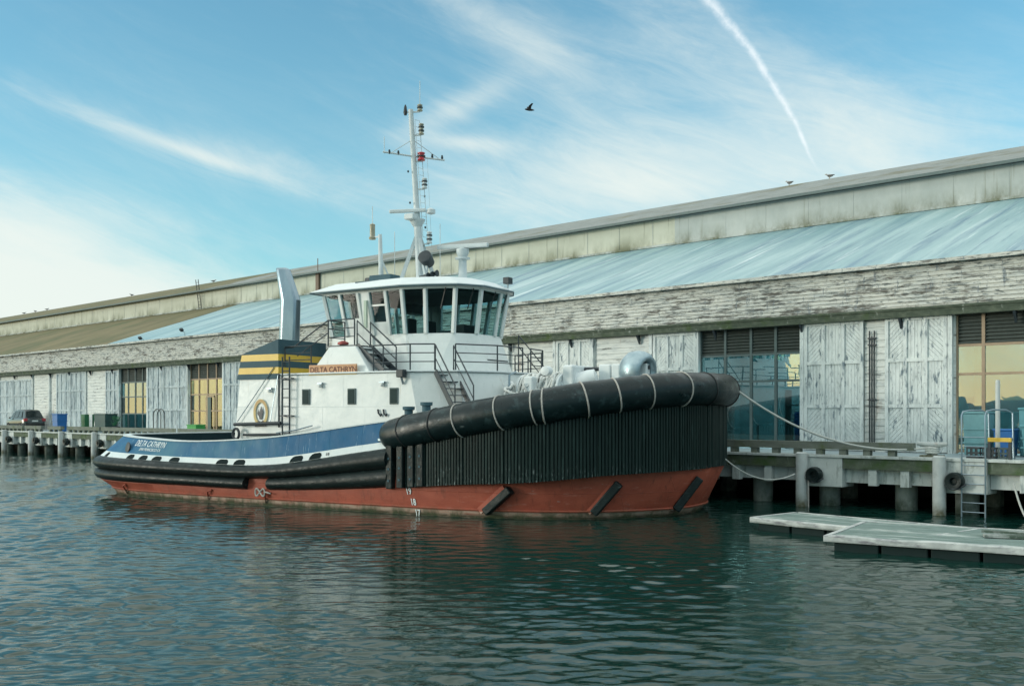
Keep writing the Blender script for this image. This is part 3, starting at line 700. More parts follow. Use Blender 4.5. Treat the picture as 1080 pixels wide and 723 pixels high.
# metal ladder with hoops, yellow bar
ld = quay_thing('boarding_ladder', 'grey metal ladder climbing from the float to the pier deck', 'ladder', -10.37, N0-.16, 0)
for dx in (-.35,.35): MB().tube([(dx,0,-.1),(dx,0,ZD+.55)], .028, 8).build('side_rail', m_steel, ld, smooth=True)
for i in range(9): MB().tube([(-.35,0,.15+i*.29),(.35,0,.15+i*.29)], .018, 6).build('rung', m_steel, ld, smooth=True)
for dx, top in ((-.35, 3.30),(.35, 3.32)):
    MB().tube([(dx,0,ZD+.5),(dx,0,top-.15),(dx+.02,.06,top-.04),(dx+.16,.18,top),(dx+.45,.5,top),(dx+.60,.62,top-.10),(dx+.62,.64,ZD+.02)], .026, 8).build('grab_hoop', m_steel, ld, smooth=True)
yb = quay_thing('yellow_barrier', 'yellow steel bar beside the ladder head', 'barrier', -9.75, N0+.25)
MB().box(-.32,.36,-.05,.05,.55,.68).build('bar', m_yellow, yb, bevel=.01)
MB().box(.28,.36,-.05,.05,.02,.549).build('leg', m_dark, yb); MB().box(-.32,-.24,-.05,.05,.02,.549).build('leg', m_dark, yb)
# bins and crates on the right
def crate(name, label, cat, s, n, sx, sy, h, m_, lid=None, z=ZD):
    t = quay_thing(name, label, cat, s, n, z)
    bx = MB(); bx.loft([[(-sx/2*.9,-sy/2*.9,.02),(sx/2*.9,-sy/2*.9,.02),(sx/2*.9,sy/2*.9,.02),(-sx/2*.9,sy/2*.9,.02)], [(-sx/2,-sy/2,h),(sx/2,-sy/2,h),(sx/2,sy/2,h),(-sx/2,sy/2,h)]], cap=True)
    bx.build('body', m_, t, bevel=.03)
    lm = MB().box(-sx/2-.03, sx/2+.03, -sy/2-.03, sy/2+.03, h+.001, h+.07); lm.build('lid', lid or m_, t, bevel=.02)
    for z_ in (.3, .62):
        MB().box(-sx/2-.012, sx/2+.012, -sy/2-.014, sy/2+.014, h*z_, h*z_+.05).build('rib', m_, t)
    return t
m_teal2 = mat('pale_teal_plastic', (.15,.33,.36), 4, rough=.5)
crate('tote_box', 'pale teal plastic tote standing behind the ladder hoops', 'tote', -11.2, NW-1.25, .80, .7, 1.42, m_teal2)
crate('tote_box', 'dark blue plastic tote between the pale teal tote and white post', 'tote', -10.35, NW-1.2, .62, .6, .85, m_bluep)
crate('tote_box', 'long low teal tank right of the white post', 'tank', -9.0, NW-1.3, 1.5, .8, .98, m_teal)
crate('tote_box', 'small teal drum stack beyond the white post', 'tote', -9.75, NW-.8, .5, .5, 1.55, m_teal)
for i, (s, n) in enumerate(((-10.7,N0+1.0),(-10.25,N0+1.1),(-9.75,N0+1.0))):
    t = quay_thing('milk_crate', ['black lattice crate by the ladder head, leftmost of three','black lattice crate under the yellow bar','grey lattice crate right of the yellow bar'][i], 'crate', s, n, group='small crates behind the ladder')
    c = MB()
    for z in (0,.14,.30): 
        for (x0,x1,y0,y1) in ((-.2,.2,-.2,-.17),(-.2,.2,.17,.2),(-.2,-.17,-.17,.17),(.17,.2,-.17,.17)): c.box(x0,x1,y0,y1,z,z+.05)
    for x in (-.2,-.05,.10): 
        for y in (-.19,.16): c.box(x,x+.04,y,y+.02,.05,.30)
    c.box(-.17,.17,-.17,.17,.01,.03); c.build('lattice', m_dark if i < 2 else m_frame, t)
wp = quay_thing('steel_post', 'slim white steel post standing before the tan framed window', 'post', -10.16, NW-2.7)
MB().lathe([(.075,0),(.07,2.45),(.055,2.50)], (0,0,0), 12).build('shaft', m_pilew, wp, smooth=True)
MB().lathe([(.16,0),(.16,.02)], (0,0,.005), 12).build('base_plate', m_pilew, wp)
# behind the window glass of the right bays
def inside(name, label, cat, s, n, parts):
    t = quay_thing(name, label, cat, s, n)
    for nm, m_, bx in parts:
        q = MB()
        for bb in bx: q.box(*bb)
        q.build(nm, m_, t)
inside('storage_shelf', 'shelf with a white carton seen through the right of the four-column window', 'shelf', -19.0, NW+1.3,
       [('upright', m_frame, [(-.5,-.45,-.25,.25,0,2.4)]), ('upright', m_frame, [(.45,.5,-.25,.25,0,2.4)]), ('board', m_frame, [(-.45,.45,-.25,.25,.9,.95)]), ('board', m_frame, [(-.45,.45,-.25,.25,1.75,1.8)])])
inside('carton', 'white carton standing on the shelf behind the window', 'carton', -19.0, NW+1.3, [('carton', m_tarp, [(-.25,.2,-.22,.2,.952,1.42)])])
inside('cabinet', 'blue cabinet at the right edge inside the four-column window', 'cabinet', -18.55, NW+.75, [('body', m_bluep, [(-.25,.25,-.25,.25,0,1.5)]), ('door', m_bluep, [(-.23,.23,-.27,-.252,.05,1.45)])])
t = quay_thing('timber_bundle', 'pale boards leaning in a bundle behind the window by the bow', 'boards', -22.0, NW+.9)
for i in range(6):
    MB().bar((-.3+.12*i, -.2, 0), (-.18+.06*i, .15, 2.5-.15*i), .09, .04).build('board', m_floatw, t)
inside('workbench', 'workbench deep inside the four-column window', 'bench', -20.6, NW+2.6, [('top', m_teal2, [(-.9,.9,-.4,.4,.9,.96)]), ('leg', m_frame, [(-.85,-.78,-.35,-.28,0,.9)]), ('leg', m_frame, [(.78,.85,-.35,-.28,0,.9)])])
inside('workbench', 'teal bench deep inside the tan framed window', 'bench', -9.9, NW+2.4, [('top', m_teal2, [(-1.2,1.2,-.4,.4,.9,.98)]), ('leg', m_frame, [(-1.1,-1.03,-.35,-.28,0,.9)]), ('leg', m_frame, [(1.03,1.1,-.35,-.28,0,.9)])])

# left end of the pier: bins, hoop rack
crate('recycling_bin', 'bright blue recycling bin standing on the pier edge', 'bin', -79.1, N0+.95, .95, .8, 1.35, m_bluep)
crate('garbage_bin', 'narrow green bin tucked right of the blue bin', 'bin', -78.5, NW-1.3, .7, .8, 1.3, m_greenp)
crate('steel_box', 'dark green steel box right of the bins', 'box', -75.6, NW-1.2, 1.9, 1.0, 1.35, m_dgreen)
crate('planter_box', 'bright green planter in front of the golden window', 'planter', -61.6, NW-1.5, 1.2, .7, .62, mat('bright_green_plastic', (.04,.30,.06), 4, rough=.5))
sg = quay_thing('info_board', 'small white notice board between green bin and steel box', 'board', -77.3, NW-1.6)
MB().box(-.25,.25,-.02,.02,.35,1.35).build('panel', m_tarp, sg); MB().box(-.22,-.17,-.015,.015,0,.35).build('leg', m_frame, sg); MB().box(.17,.22,-.015,.015,0,.35).build('leg', m_frame, sg)
rk = quay_thing('hoop_rack', 'dark metal double hoop rack before the shed doors', 'rack', -67.9, NW-1.0)
for dx in (0, .55):
    MB().tube([(-.55+dx,0,0)] + [(-.55*math.cos(a)+dx, 0, 1.25+.5*math.sin(a)) for a in np.linspace(0, PI, 14)] + [(.55+dx,0,0)], .035, 7).build('hoop', m_dark, rk, smooth=True)
pl = quay_thing('potted_plant', 'dark leafy pot plant by the pale window', 'plant', -73.2, NW-1.5)
MB().lathe([(.2,0),(.28,.45)], (0,0,0), 12).build('pot', m_dark, pl, smooth=True)
lf = MB()
for i in range(90):
    a = random.uniform(0, 2*PI); e = random.uniform(.3, 1.4); r0 = random.uniform(.1,.35)
    c = Vector((r0*math.cos(a), r0*math.sin(a), .45+random.uniform(.05,.65))); d = Vector((math.cos(a)*math.cos(e), math.sin(a)*math.cos(e), math.sin(e)))*.22
    sd = d.cross(Vector((0,0,1))).normalized()*.05
    lf.add([c, c+d*.5+sd, c+d, c+d*.5-sd], [(0,1,2,3)])
lf.build('foliage', m_greenp, pl)

# parked car, tail towards us
def build_car():
    t = thing('parked_car', 'dark grey estate car parked on the pier with its tail to us', 'car', pw(-87.6, 34.95, ZD), PRZ)
    L_, W_ = 4.3, .9
    # sections along -s : (x back from tail, half width, z bottom, z belt, roof half width, z roof)
    sec = [(0,.80,.42,.90),(-.12,.88,.32,1.02),(-.9,.91,.30,1.04),(-2.4,.91,.30,1.02),(-3.2,.90,.30,.98),(-4.0,.84,.34,.86),(-4.28,.70,.42,.72)]
    r_ = []
    for x, w_, zb, zt in sec: r_.append([(x,-w_*.93,zb),(x,-w_,zb+.18),(x,-w_,zt-.14),(x,-w_*.93,zt),(x,w_*.93,zt),(x,w_,zt-.14),(x,w_,zb+.18),(x,w_*.93,zb)])
    MB().loft(r_, cap=True).build('body', m_carp, t, smooth=True, ang=50, bevel=.02)
    cs = [(-.10,.80,1.03,.78,1.04),(-.55,.83,1.03,.62,1.70),(-.9,.84,1.03,.62,1.78),(-2.0,.84,1.02,.63,1.79),(-2.5,.84,1.0,.62,1.70),(-3.25,.84,.98,.76,1.0)]
    MB().loft([[(x,-a,zb),(x,-b_,zt-.04),(x,-b_*.85,zt),(x,b_*.85,zt),(x,b_,zt-.04),(x,a,zb)] for x,a,zb,b_,zt in cs], cap=True).build('cabin', m_carp, t, smooth=True, ang=40)
    q = MB().add([(-.15,-.66,1.12),(-.15,.66,1.12),(-.50,.54,1.62),(-.50,-.54,1.62)], [(0,1,2,3)]); q.xf(Matrix.Translation((.035,0,.03))); q.build('rear_window', m_carw, t)
    for sg_ in (-1, 1):
        for (a, b_, c, d) in ((-.62,-1.35,-.85,-1.32),(-1.43,-2.2,-1.43,-2.15),(-2.28,-3.0,-2.24,-2.5)):
            q = MB().add([(a,sg_*.853,1.10),(b_,sg_*.853,1.08),(d,sg_*.665,1.64),(c,sg_*.665,1.66)], [(0,1,2,3)]); q.xf(Matrix.Translation((0,sg_*.012,0))); q.build('side_window', m_carw, t)
    for sg_ in (-1,1):
        MB().box(-.16,.045,sg_*.62 if sg_>0 else -.9, .9 if sg_>0 else -.62,.78,1.02).build('tail_light', m_tail, t, bevel=.03)
        MB().box(-2.95,-2.8,sg_*.9 if sg_>0 else -1.06,1.06 if sg_>0 else -.9,1.0,1.14).build('mirror', m_carp, t, bevel=.03)
        for x in (-.85,-3.4):
            wh = MB().lathe([(.17,-.11),(.31,-.11),(.335,-.08),(.335,.08),(.31,.11),(.17,.11)], (x, sg_*.82, .335), 20, axis=1).build('wheel', m_tyre, t, smooth=True)
            MB().lathe([(.03,-.10),(.2,-.09),(.2,.09),(.03,.10)], (x, sg_*.835, .335), 14, axis=1).build('rim', m_rim, wh, smooth=True)
    MB().box(.0,.07,-.82,.82,.36,.62).build('bumper', m_black, t, bevel=.03)
    MB().box(.0,.052,-.25,.25,.74,.86).build('number_plate', m_tarp, t)
build_car()

# floats
def build_float(name, label, c0, ang, L_, W_, top, face, m_face, curb, thick=.16):
    t = thing(name, label, 'dock float', (c0[0], c0[1], 0), ang)
    d = MB(); y = .02
    while y < W_-.05:
        d.box(0.02, L_-.02, y, min(y+.235, W_-.02), top-.05, top+random.uniform(-.004,.004)); y += .255
    d.build('boards', m_float, t)
    f = MB(); n = 40
    def tp(i): return top + (curb*(.6+.4*math.sin(i*.5+1)*math.sin(i*.17)) if curb else .012)
    rings = []
    for i in range(n+1): 
        x = L_*i/n; rings.append([(x,-.10,top-thick),(x,-.11-.015*math.sin(i*1.1),tp(i)-.03),(x,-.08,tp(i)),(x,.08,tp(i)-.01),(x,.10,top-.052),(x,.10,top-thick)])
    f.loft(rings, cap=True); f.box(-.12,-.002,-.10,W_,top-thick,top+.012); f.box(L_+.002,L_+.1,-.10,W_,top-thick,top+.012); f.box(0,L_,W_+.002,W_+.1,top-thick,top+.012)
    f.build('edge_beam', m_face, t)
    x = .1
    while x < L_-.3:
        MB().box(x, min(x+1.0, L_-.1), .0, W_, -.25, top-thick-.005).build('float_drum', m_floatb, t, bevel=.03); x += 1.06
    return t
ang = math.atan2(-2.17, 3.36)
build_float('dock_float', 'larger grey dock float with chalky white curb in front of the ladder', (7.45, 23.35), ang, 7.4, 3.6, .34, .2, m_floatw, .05, .13)
build_float('dock_float', 'lower grey dock float at the left with its corner towards the bow', (6.75, 27.6), R(-50), 5.2, 2.0, .33, .2, m_floatw, 0, .14)
lp = MB(); lp.bar((0,0,0),(1.9,-.6,0),.3,.06); lp.bar((.1,.32,.065),(1.7,-.5,.065),.22,.05)
o = lp.build('loose_planks', m_floatw); o.location = (10.9, 23.0, .39); tag(o, 'loose grey planks lying on the right end of the large float', 'planks')

# ropes
def sag(a, b, d, n=26): 
    a, b = Vector(a), Vector(b)
    return [a.lerp(b, i/n) - Vector((0,0,4*d*(i/n)*(1-i/n))) for i in range(n+1)]
# ------------------------------------------------------------------ tugboat
TUG = thing('tugboat', 'white and blue tugboat with red hull and huge black bow fender', 'tugboat', (-3.99, 38.1, 0), R(-30))
def tw(x, y, z): return (-3.99 + x*.8660254 + y*.5, 38.1 - x*.5 + y*.8660254, z)
def cr(ctrl, n):
    c = np.array(ctrl, float); k = len(c); c = np.vstack([2*c[0]-c[1], c, 2*c[-1]-c[-2]])
    t = np.linspace(0, k-1, n); i = np.minimum(t.astype(int), k-2); u = (t-i)[:, None]
    p0, p1, p2, p3 = c[i], c[i+1], c[i+2], c[i+3]
    return .5*((2*p1) + (-p0+p2)*u + (2*p0-5*p1+4*p2-p3)*u**2 + (-p0+3*p1-3*p2+p3)*u**3)
def lev(xs, ys, zs, n=150):
    if not hasattr(zs, '__len__'): zs = [zs]*len(xs)
    p = cr(list(zip(xs, [-y for y in ys], zs)), n); p[0,1] = p[-1,1] = 0; p[:,1] = np.minimum(p[:,1], 0); return p
def loop(p):
    q = p[1:-1][::-1].copy(); q[:,1] *= -1
    return np.vstack([p, q])
X1 = [-12.3,-12.3,-12.0,-11.1,-9.2,-6,-2,2,5.5,8,10,11.2,11.75,11.85]; Y1 = [0,1.8,3.4,4.35,4.95,5.25,5.3,5.25,5.15,4.55,3.5,2.1,.9,0]
X2 = [-13.0,-12.95,-12.7,-11.8,-9.7,-6,-2,2,5.5,8.3,10.5,11.95,12.65,12.75]; Y2 = [0,1.8,3.5,4.6,5.2,5.4,5.42,5.4,5.35,4.9,3.8,2.35,1.0,0]
X4 = [-12.3,-12.25,-11.95,-11.0,-9.1,-6,-2,2,5.5,8.2,10.2,11.5,12.1,12.2]; Y4 = [0,1.7,3.1,4.1,4.75,5.15,5.28,5.25,5.05,4.6,3.5,2.1,.9,0]
Z2 = [.64,.64,.62,.58,.56,.55,.54,.72,1.02,1.18,1.38,1.46,1.5,1.52]
Z3 = [1.55,1.55,1.54,1.52,1.48,1.42,1.44,1.95,2.42,2.75,3.0,3.15,3.25,3.25]
Z4 = [2.34,2.34,2.34,2.31,2.25,2.18,2.38,2.84,3.25,3.5,3.65,3.7,3.72,3.72]
sq_ = lambda v: [x if x < 8 else 8+(x-8)*.89 for x in v]
X1, X2, X4 = sq_(X1), sq_(X2), sq_(X4)
L1 = lev(X1, Y1, 0.0); L2 = lev(X2, Y2, Z2); L3 = lev(X2, Y2, Z3); L4 = lev(X4, Y4, Z4)
L0 = L1*np.array([.90,.72,1]) + np.array([0,0,-1.6])
L15 = L1*.75 + L2*.25; L15[:,2] = .26
fB = .25
L3b = L3*(1-fB) + L4*fB
def surf(A, B, x, v, off=0.0):
    """point on the starboard side between two levels at hull station x, v up, off outboard"""
    P = A*(1-v) + B*v; xs = P[:,0]
    i0 = int(np.argmin(xs)); P = P[i0:]
    p = np.array([np.interp(x, P[:,0], P[:,k]) for k in range(3)])
    q = np.array([np.interp(x+.05, P[:,0], P[:,k]) for k in range(3)])
    t = q-p; n = np.array([t[1], -t[0], 0]); n /= (np.linalg.norm(n)+1e-9)
    if n[1] > 0: n = -n
    return tuple(p + n*off)
def build_hull():
    h = MB()
    mid = L2*.45 + L3*.55
    rings = [loop(p) for p in (L0, L1, L15, L2, L3*np.array([.982,.965,1]))]
    h.loft([[tuple(v) for v in r] for r in rings])
    n = len(rings[0]); h.f.append(tuple(range(n-1,-1,-1))); h.mi.append(0)
    hull = h.build('hull', m_red, TUG, smooth=True, ang=40)
    # spray rail along the waterline
    sp = MB().tube([tuple(p) for p in loop(L15*np.array([1.002,1.004,1]))], .035, 6, closed=True); sp.build('chine_strip', m_red, hull, smooth=True)
    d = MB(); n = len(L3); P = L3*np.array([.99,.985,1]); P[:,2] += .02
    d.loft([[tuple(p), (p[0], -p[1], p[2])] for p in P], loop=False); d.build('deck', m_deck, TUG)
    # white band and blue bulwark
    wb = MB().loft([[tuple(v) for v in loop(p)] for p in (L3*np.array([1,1,1]), L3b)]); wb.build('white_band', m_band, TUG, smooth=True)
    inn = np.array([.985,.972,1])
    bw = MB(); bw.loft([[tuple(v) for v in loop(p)] for p in (L3b, L4)])
    bw.cur = 1; bw.loft([[tuple(v) for v in loop(p)] for p in (L4*inn, L3b*inn, L3*inn)])
    bw.build('bulwark', [m_blue, m_navy], TUG, smooth=True)
    cap = MB(); a = L4*np.array([1.004,1.006,1]); b = L4*np.array([.98,.965,1])
    up = np.array([0,0,.035])
    cap.loft([[tuple(v) for v in loop(p)] for p in (a-up*.3, a+up, b+up, b-up*.3)], closed=True); cap.build('cap_rail', m_band, TUG)
    # freeing ports: dark plates standing in for the shaded openings
    for x, w_ in ((-11.2,.30),(-9.35,.42),(-8.55,.46),(-7.75,.5),(-6.75,.52),(-4.25,.55),(-3.4,.52),(-.75,.55),(.08,.50)):
        pts = []
        for u, v in ((0,.04),(.0,.45),(.12,.75),(.28,.86),(.72,.86),(.88,.75),(1,.45),(1,.04)):
            pts.append((x + w_*(u-.5) + .12*v, v))
        q = MB(); q.loft([[surf(L3, L3b, a_, v_, o_) for a_, v_ in pts] for o_ in (-.02, .012)], cap=True); q.build('freeing_port', m_port, TUG)
    # mooring eye in the stern quarter
    c = Vector(surf(L3b, L4, -9.75, .35, .03)); MB().lathe([(.10,-.02),(.2,0),(.22,.05),(.15,.07)], (0,0,0), 18).xf(Matrix.Translation(c) @ Euler((R(80),0,R(-20))).to_matrix().to_4x4()).build('mooring_eye', m_dark, TUG, smooth=True)
    # lettering on the quarter
    def on_b(x0, v0, hgt):
        return lambda u, v, w_: surf(L3b, L4, x0 + u + v*.22, v0 + v/hgt*1.0, .012 + w_)
    text_mesh('DELTA CATHRYN', .36, 'name_lettering', m_text, TUG, on_b(-9.45, .50, .66), bold=.001, stretch=.64, space=1.08, extrude=.004)
    text_mesh('SAN FRANCISCO CA', .18, 'port_lettering', m_text, TUG, on_b(-9.0, .24, .70), stretch=.78, extrude=.004)
    for i, tx in enumerate(('19','18','17')):
        x0 = 3.85 + i*.13; z0 = .62 - i*.31
        text_mesh(tx, .26, 'draft_mark', m_text, hull, (lambda x0, z0: (lambda u, v, w_: surf(L15, L2, x0+u-.1*v, (z0+v-.26)/.56, .02+w_) if z0 > .2 else surf(L1, L15, x0+u-.1*v, (z0+v)/.26, .02+w_)))(x0, z0), stretch=.8, extrude=.003, bold=.006)
    text_mesh('18', .17, 'draft_mark', m_dark, TUG, lambda u, v, w_: surf(L3, L3b, .55+u, .25+v/.3, .012+w_), extrude=.003)
    # rubber strakes: profile swept along the outline
    def strake(i0, i1, f0, f1, bulge, name, full=False):
        idx = range(i0, i1+1); rings = []
        P = loop(L2) if full else L2; Q = loop(L3) if full else L3
        n_ = len(P); rings = []
        for i in idx:
            p, q = P[i], Q[i]
            a_, b_ = (P[(i+1) % n_], P[i-1]) if (full or 0 < i < n_-1) else (P[min(i+1, n_-1)], P[max(i-1, 0)])
            t = a_-b_; nn = np.array([t[1], -t[0], 0]); nn /= np.linalg.norm(nn)+1e-9
            if i == 0: nn = np.array([-1., 0, 0])
            ring = []
            for k in range(9):
                u = k/8; ang_ = PI*u; off = bulge*math.sin(ang_)**.6
                pt = p*(1-(f0+(f1-f0)*u)) + q*(f0+(f1-f0)*u)
                ring.append(tuple(pt + nn*off))
            e = -.12
            ring.append(tuple(p*(1-f1)+q*f1 + nn*e)); ring.append(tuple(p*(1-f0)+q*f0 + nn*e))
            rings.append(ring)
        m_ = MB(); m_.loft(rings, closed=full, cap=not full); return m_.build(name, m_rubber, TUG, smooth=True, ang=60)
    # station index by x on the starboard side
    def ix(x):
        s = L2[:,0]; i0 = int(np.argmin(s)); return i0 + int(np.argmin(abs(s[i0:]-x)))
    strake(0, ix(3.3), .47, 1.0, .30, 'rubber_strake')
    strake(0, ix(-2.85), .02, .52, .25, 'rubber_strake')
    strake(ix(-1.9), ix(3.3), .03, .52, .22, 'rubber_strake')
    n_ = len(L2)
    def mirror_strake(f0, f1, bulge):
        s_ = strake(0, ix(3.3), f0, f1, bulge, 'rubber_strake'); 
        for v in s_.data.vertices: v.co.y = -v.co.y
        s_.data.flip_normals()
    mirror_strake(.50, 1.0, .30); mirror_strake(.03, .47, .26)
    # white tangle of line at the red gap
    c = Vector(surf(L15, L2, -2.3, .98, .06)); q = MB()
    q.tube([c+Vector((.22*math.cos(a), -.02, .13*math.sin(2*a)-.05)) for a in np.linspace(0, 2*PI, 24)], .03, 6); q.tube([c+Vector((.2+.3*u, -.03, -.02-.05*u)) for u in np.linspace(0,1,5)], .025, 6)
    q.build('tied_line', m_lash, hull, smooth=True)
    # small bent rods and anodes on the hull plates
    for x, l_ in ((-9.9,.35),(-5.0,.5),(-2.2,.3)):
        q = MB().tube([surf(L1, L15, x, .4, .03), surf(L15, L2, x+.1, .5, .09), surf(L15, L2, x+.28, .75, .03)], .03, 6); q.build('hull_bracket', m_red, hull, smooth=True)
    # slanting rubber pads on the bow plates
    for x0, x1 in ((6.6,7.5),(9.6,10.35),(11.30,11.95)):
        a_ = Vector(surf(L1, L15, x0, .75, .08)); b_ = Vector(surf(L15, L2, x1, .76, .10))
        pd = MB(); pd.bar(a_, b_, .26, .26); pad = pd.build('diagonal_pad', m_rubber, hull, bevel=.04)
        st = MB(); off = Vector((-.175,-.04,.04)); st.bar(a_+off, b_+off, .09, .22); st.build('pad_bracket', m_red, pad)
build_hull()

FC = [(2.9,5.05,2.48),(3.5,5.25,2.56),(4.5,5.42,2.74),(6,5.45,3.0),(7.5,5.38,3.24),(8.6,5.12,3.40),(9.6,4.75,3.56),(10.5,4.15,3.70),(11.35,3.4,3.83),(12.0,2.5,3.92),(12.45,1.6,3.96),(12.68,.8,3.97),(12.75,0,3.97)]
FC = [(x if x < 8 else 8+(x-8)*.885, y, z) for x, y, z in FC]
def build_bow():
    p = cr([(x,-y,z) for x,y,z in FC], 90); q = p[:-1][::-1].copy(); q[:,1] *= -1; P = np.vstack([p, q])
    rs = np.full(len(P), .52)
    for i in range(10):
        f = (.33, .40, .45, .48, .50, .51, .515, .52, .52, .52)[i]; rs[i] = f; rs[-1-i] = f
    al = np.concatenate([[0], np.cumsum(np.linalg.norm(np.diff(P, axis=0), axis=1))]); rs = rs*(1+.012*np.sin(al*2.1)+.008*np.sin(al*5.3+1))
    # round ends
    F = MB().tube([tuple(v) for v in P], .5, 26, rs=list(rs)).build('bow_fender', m_fender, TUG, smooth=True, ang=70)
    def ring_at(x, y, dr, rr, m_, nm, part=True):
        i = int(np.argmin((P[:,0]-x)**2 + (P[:,1]-y)**2)); c = Vector(P[i]); t = (Vector(P[min(i+1,len(P)-1)])-Vector(P[i-1])).normalized()
        up = Vector((0,0,1)); r_ = t.cross(up).normalized(); u_ = r_.cross(t)
        rad = rs[i]+dr
        a0, a1 = (-.55*PI, 1.05*PI) if part else (0, 2*PI)
        pts = [c + (r_*math.cos(a)+u_*math.sin(a))*rad + t*(.05*math.sin(a*.9+i)) for a in np.linspace(a0, a1, 26)]
        MB().tube(pts, rr, 6).build(nm, m_, F, smooth=True)
    for x, y in ((6.0,-5.45),(7.3,-5.4),(8.4,-5.15),(8.7,-5.05),(9.65,-4.6),(10.45,-3.95),(11.1,-3.2),(11.7,-2.1)):
        ring_at(x, y, .010, .025, m_lash, 'lashing')
        ring_at(x, -y, .010, .025, m_lash, 'lashing')
    for x, y in ((3.9,-5.3),(5.2,-5.44),(12.05,-1.0),(12.05,1.0)): ring_at(x, y, .004, .028, m_black, 'strap', False)
    # ribbed skirt
    out = []
    pp = cr([(x+ (.05 if i > 8 else 0), -(y+.10 if i < 9 else y+.06), z) for i,(x,y,z) in enumerate(FC)], 400)
    i0 = int(np.argmin(abs(pp[:,0]-3.35)))
    pp = pp[i0:]; qq = pp[:-1][::-1].copy(); qq[:,1] *= -1; C = np.vstack([pp, qq])
    seg = np.linalg.norm(np.diff(C[:,:2], axis=0), axis=1); sl_ = np.concatenate([[0], np.cumsum(seg)]); tot = sl_[-1]
    pos = []; offs = []; s = 0.0; pitch = .105; k = 0
    while s < tot:
        deep = (k % 13 == 12); jit = random.uniform(-.008,.008) - (.016 if random.random() < .06 else 0)
        for du, o_ in ((.0, -.035),(.012, .02),(pitch-.030, .02),(pitch-.018, -.035)):
            pos.append(min(s+du, tot)); offs.append(o_ - (.012 if deep else 0) + jit)
        s += pitch*(1.0 if not deep else 1.35); k += 1
    rings = []
    z2x = L2[:,0]; i2 = int(np.argmin(z2x))
    for s, o_ in zip(pos, offs):
        c = np.array([np.interp(s, sl_, C[:,j]) for j in range(3)]); c2 = np.array([np.interp(min(s+.05, tot), sl_, C[:,j]) for j in range(3)]); c1 = np.array([np.interp(max(s-.05, 0), sl_, C[:,j]) for j in range(3)])
        t = c2-c1; nn = np.array([t[1], -t[0], 0]); nn /= np.linalg.norm(nn)
        zb = np.interp(c[0], L2[i2:,0], L2[i2:,2])
        a_ = c + nn*o_; rings.append([(a_[0], a_[1], zb-.01), (a_[0], a_[1], c[2]-.30)])
    sk = MB(); sk.loft(rings, loop=False)
    inner = [[(C[i][0]*.985, C[i][1]*.975, np.interp(C[i][0], L2[i2:,0], L2[i2:,2])-.012), (C[i][0]*.985, C[i][1]*.975, C[i][2]-.3)] for i in range(0, len(C), 6)]
    sk.loft(inner, loop=False)
    sk.loft([[(C[i][0], C[i][1]*1.0, np.interp(C[i][0], L2[i2:,0], L2[i2:,2])-.006), (C[i][0]*.95, C[i][1]*.9, np.interp(C[i][0], L2[i2:,0], L2[i2:,2])-.02)] for i in range(0, len(C), 4)], loop=False)
    SK = sk.build('fender_skirt', m_skirt, TUG)
    for sg_ in (-1, 1):
        for x in (3.30, 3.72, 4.14, 4.5):
            y = 5.43; zb = np.interp(x, L2[i2:,0], L2[i2:,2])
            pd = MB().box(x-.12, x+.12, sg_*y-.16, sg_*y+.16, zb-.01, 2.2+.2*(x-3.3)); 
            pad = pd.build('fender_pad', m_rubber, SK, bevel=.03)
            bl = MB()
            for z in (zb+.25, zb+.62, zb+.95): bl.lathe([(.04,-.01),(.04,.01)], (x, sg_*(y+.165), z), 8, axis=1)
            bl.build('bolt', m_navy, pad)
    # ledge under the fender
    MB().tube([(v[0], v[1]*1.005, v[2]-.47) for v in P[4:-4]], .06, 6).build('fender_ledge', m_rubber, TUG, smooth=True)
build_bow()

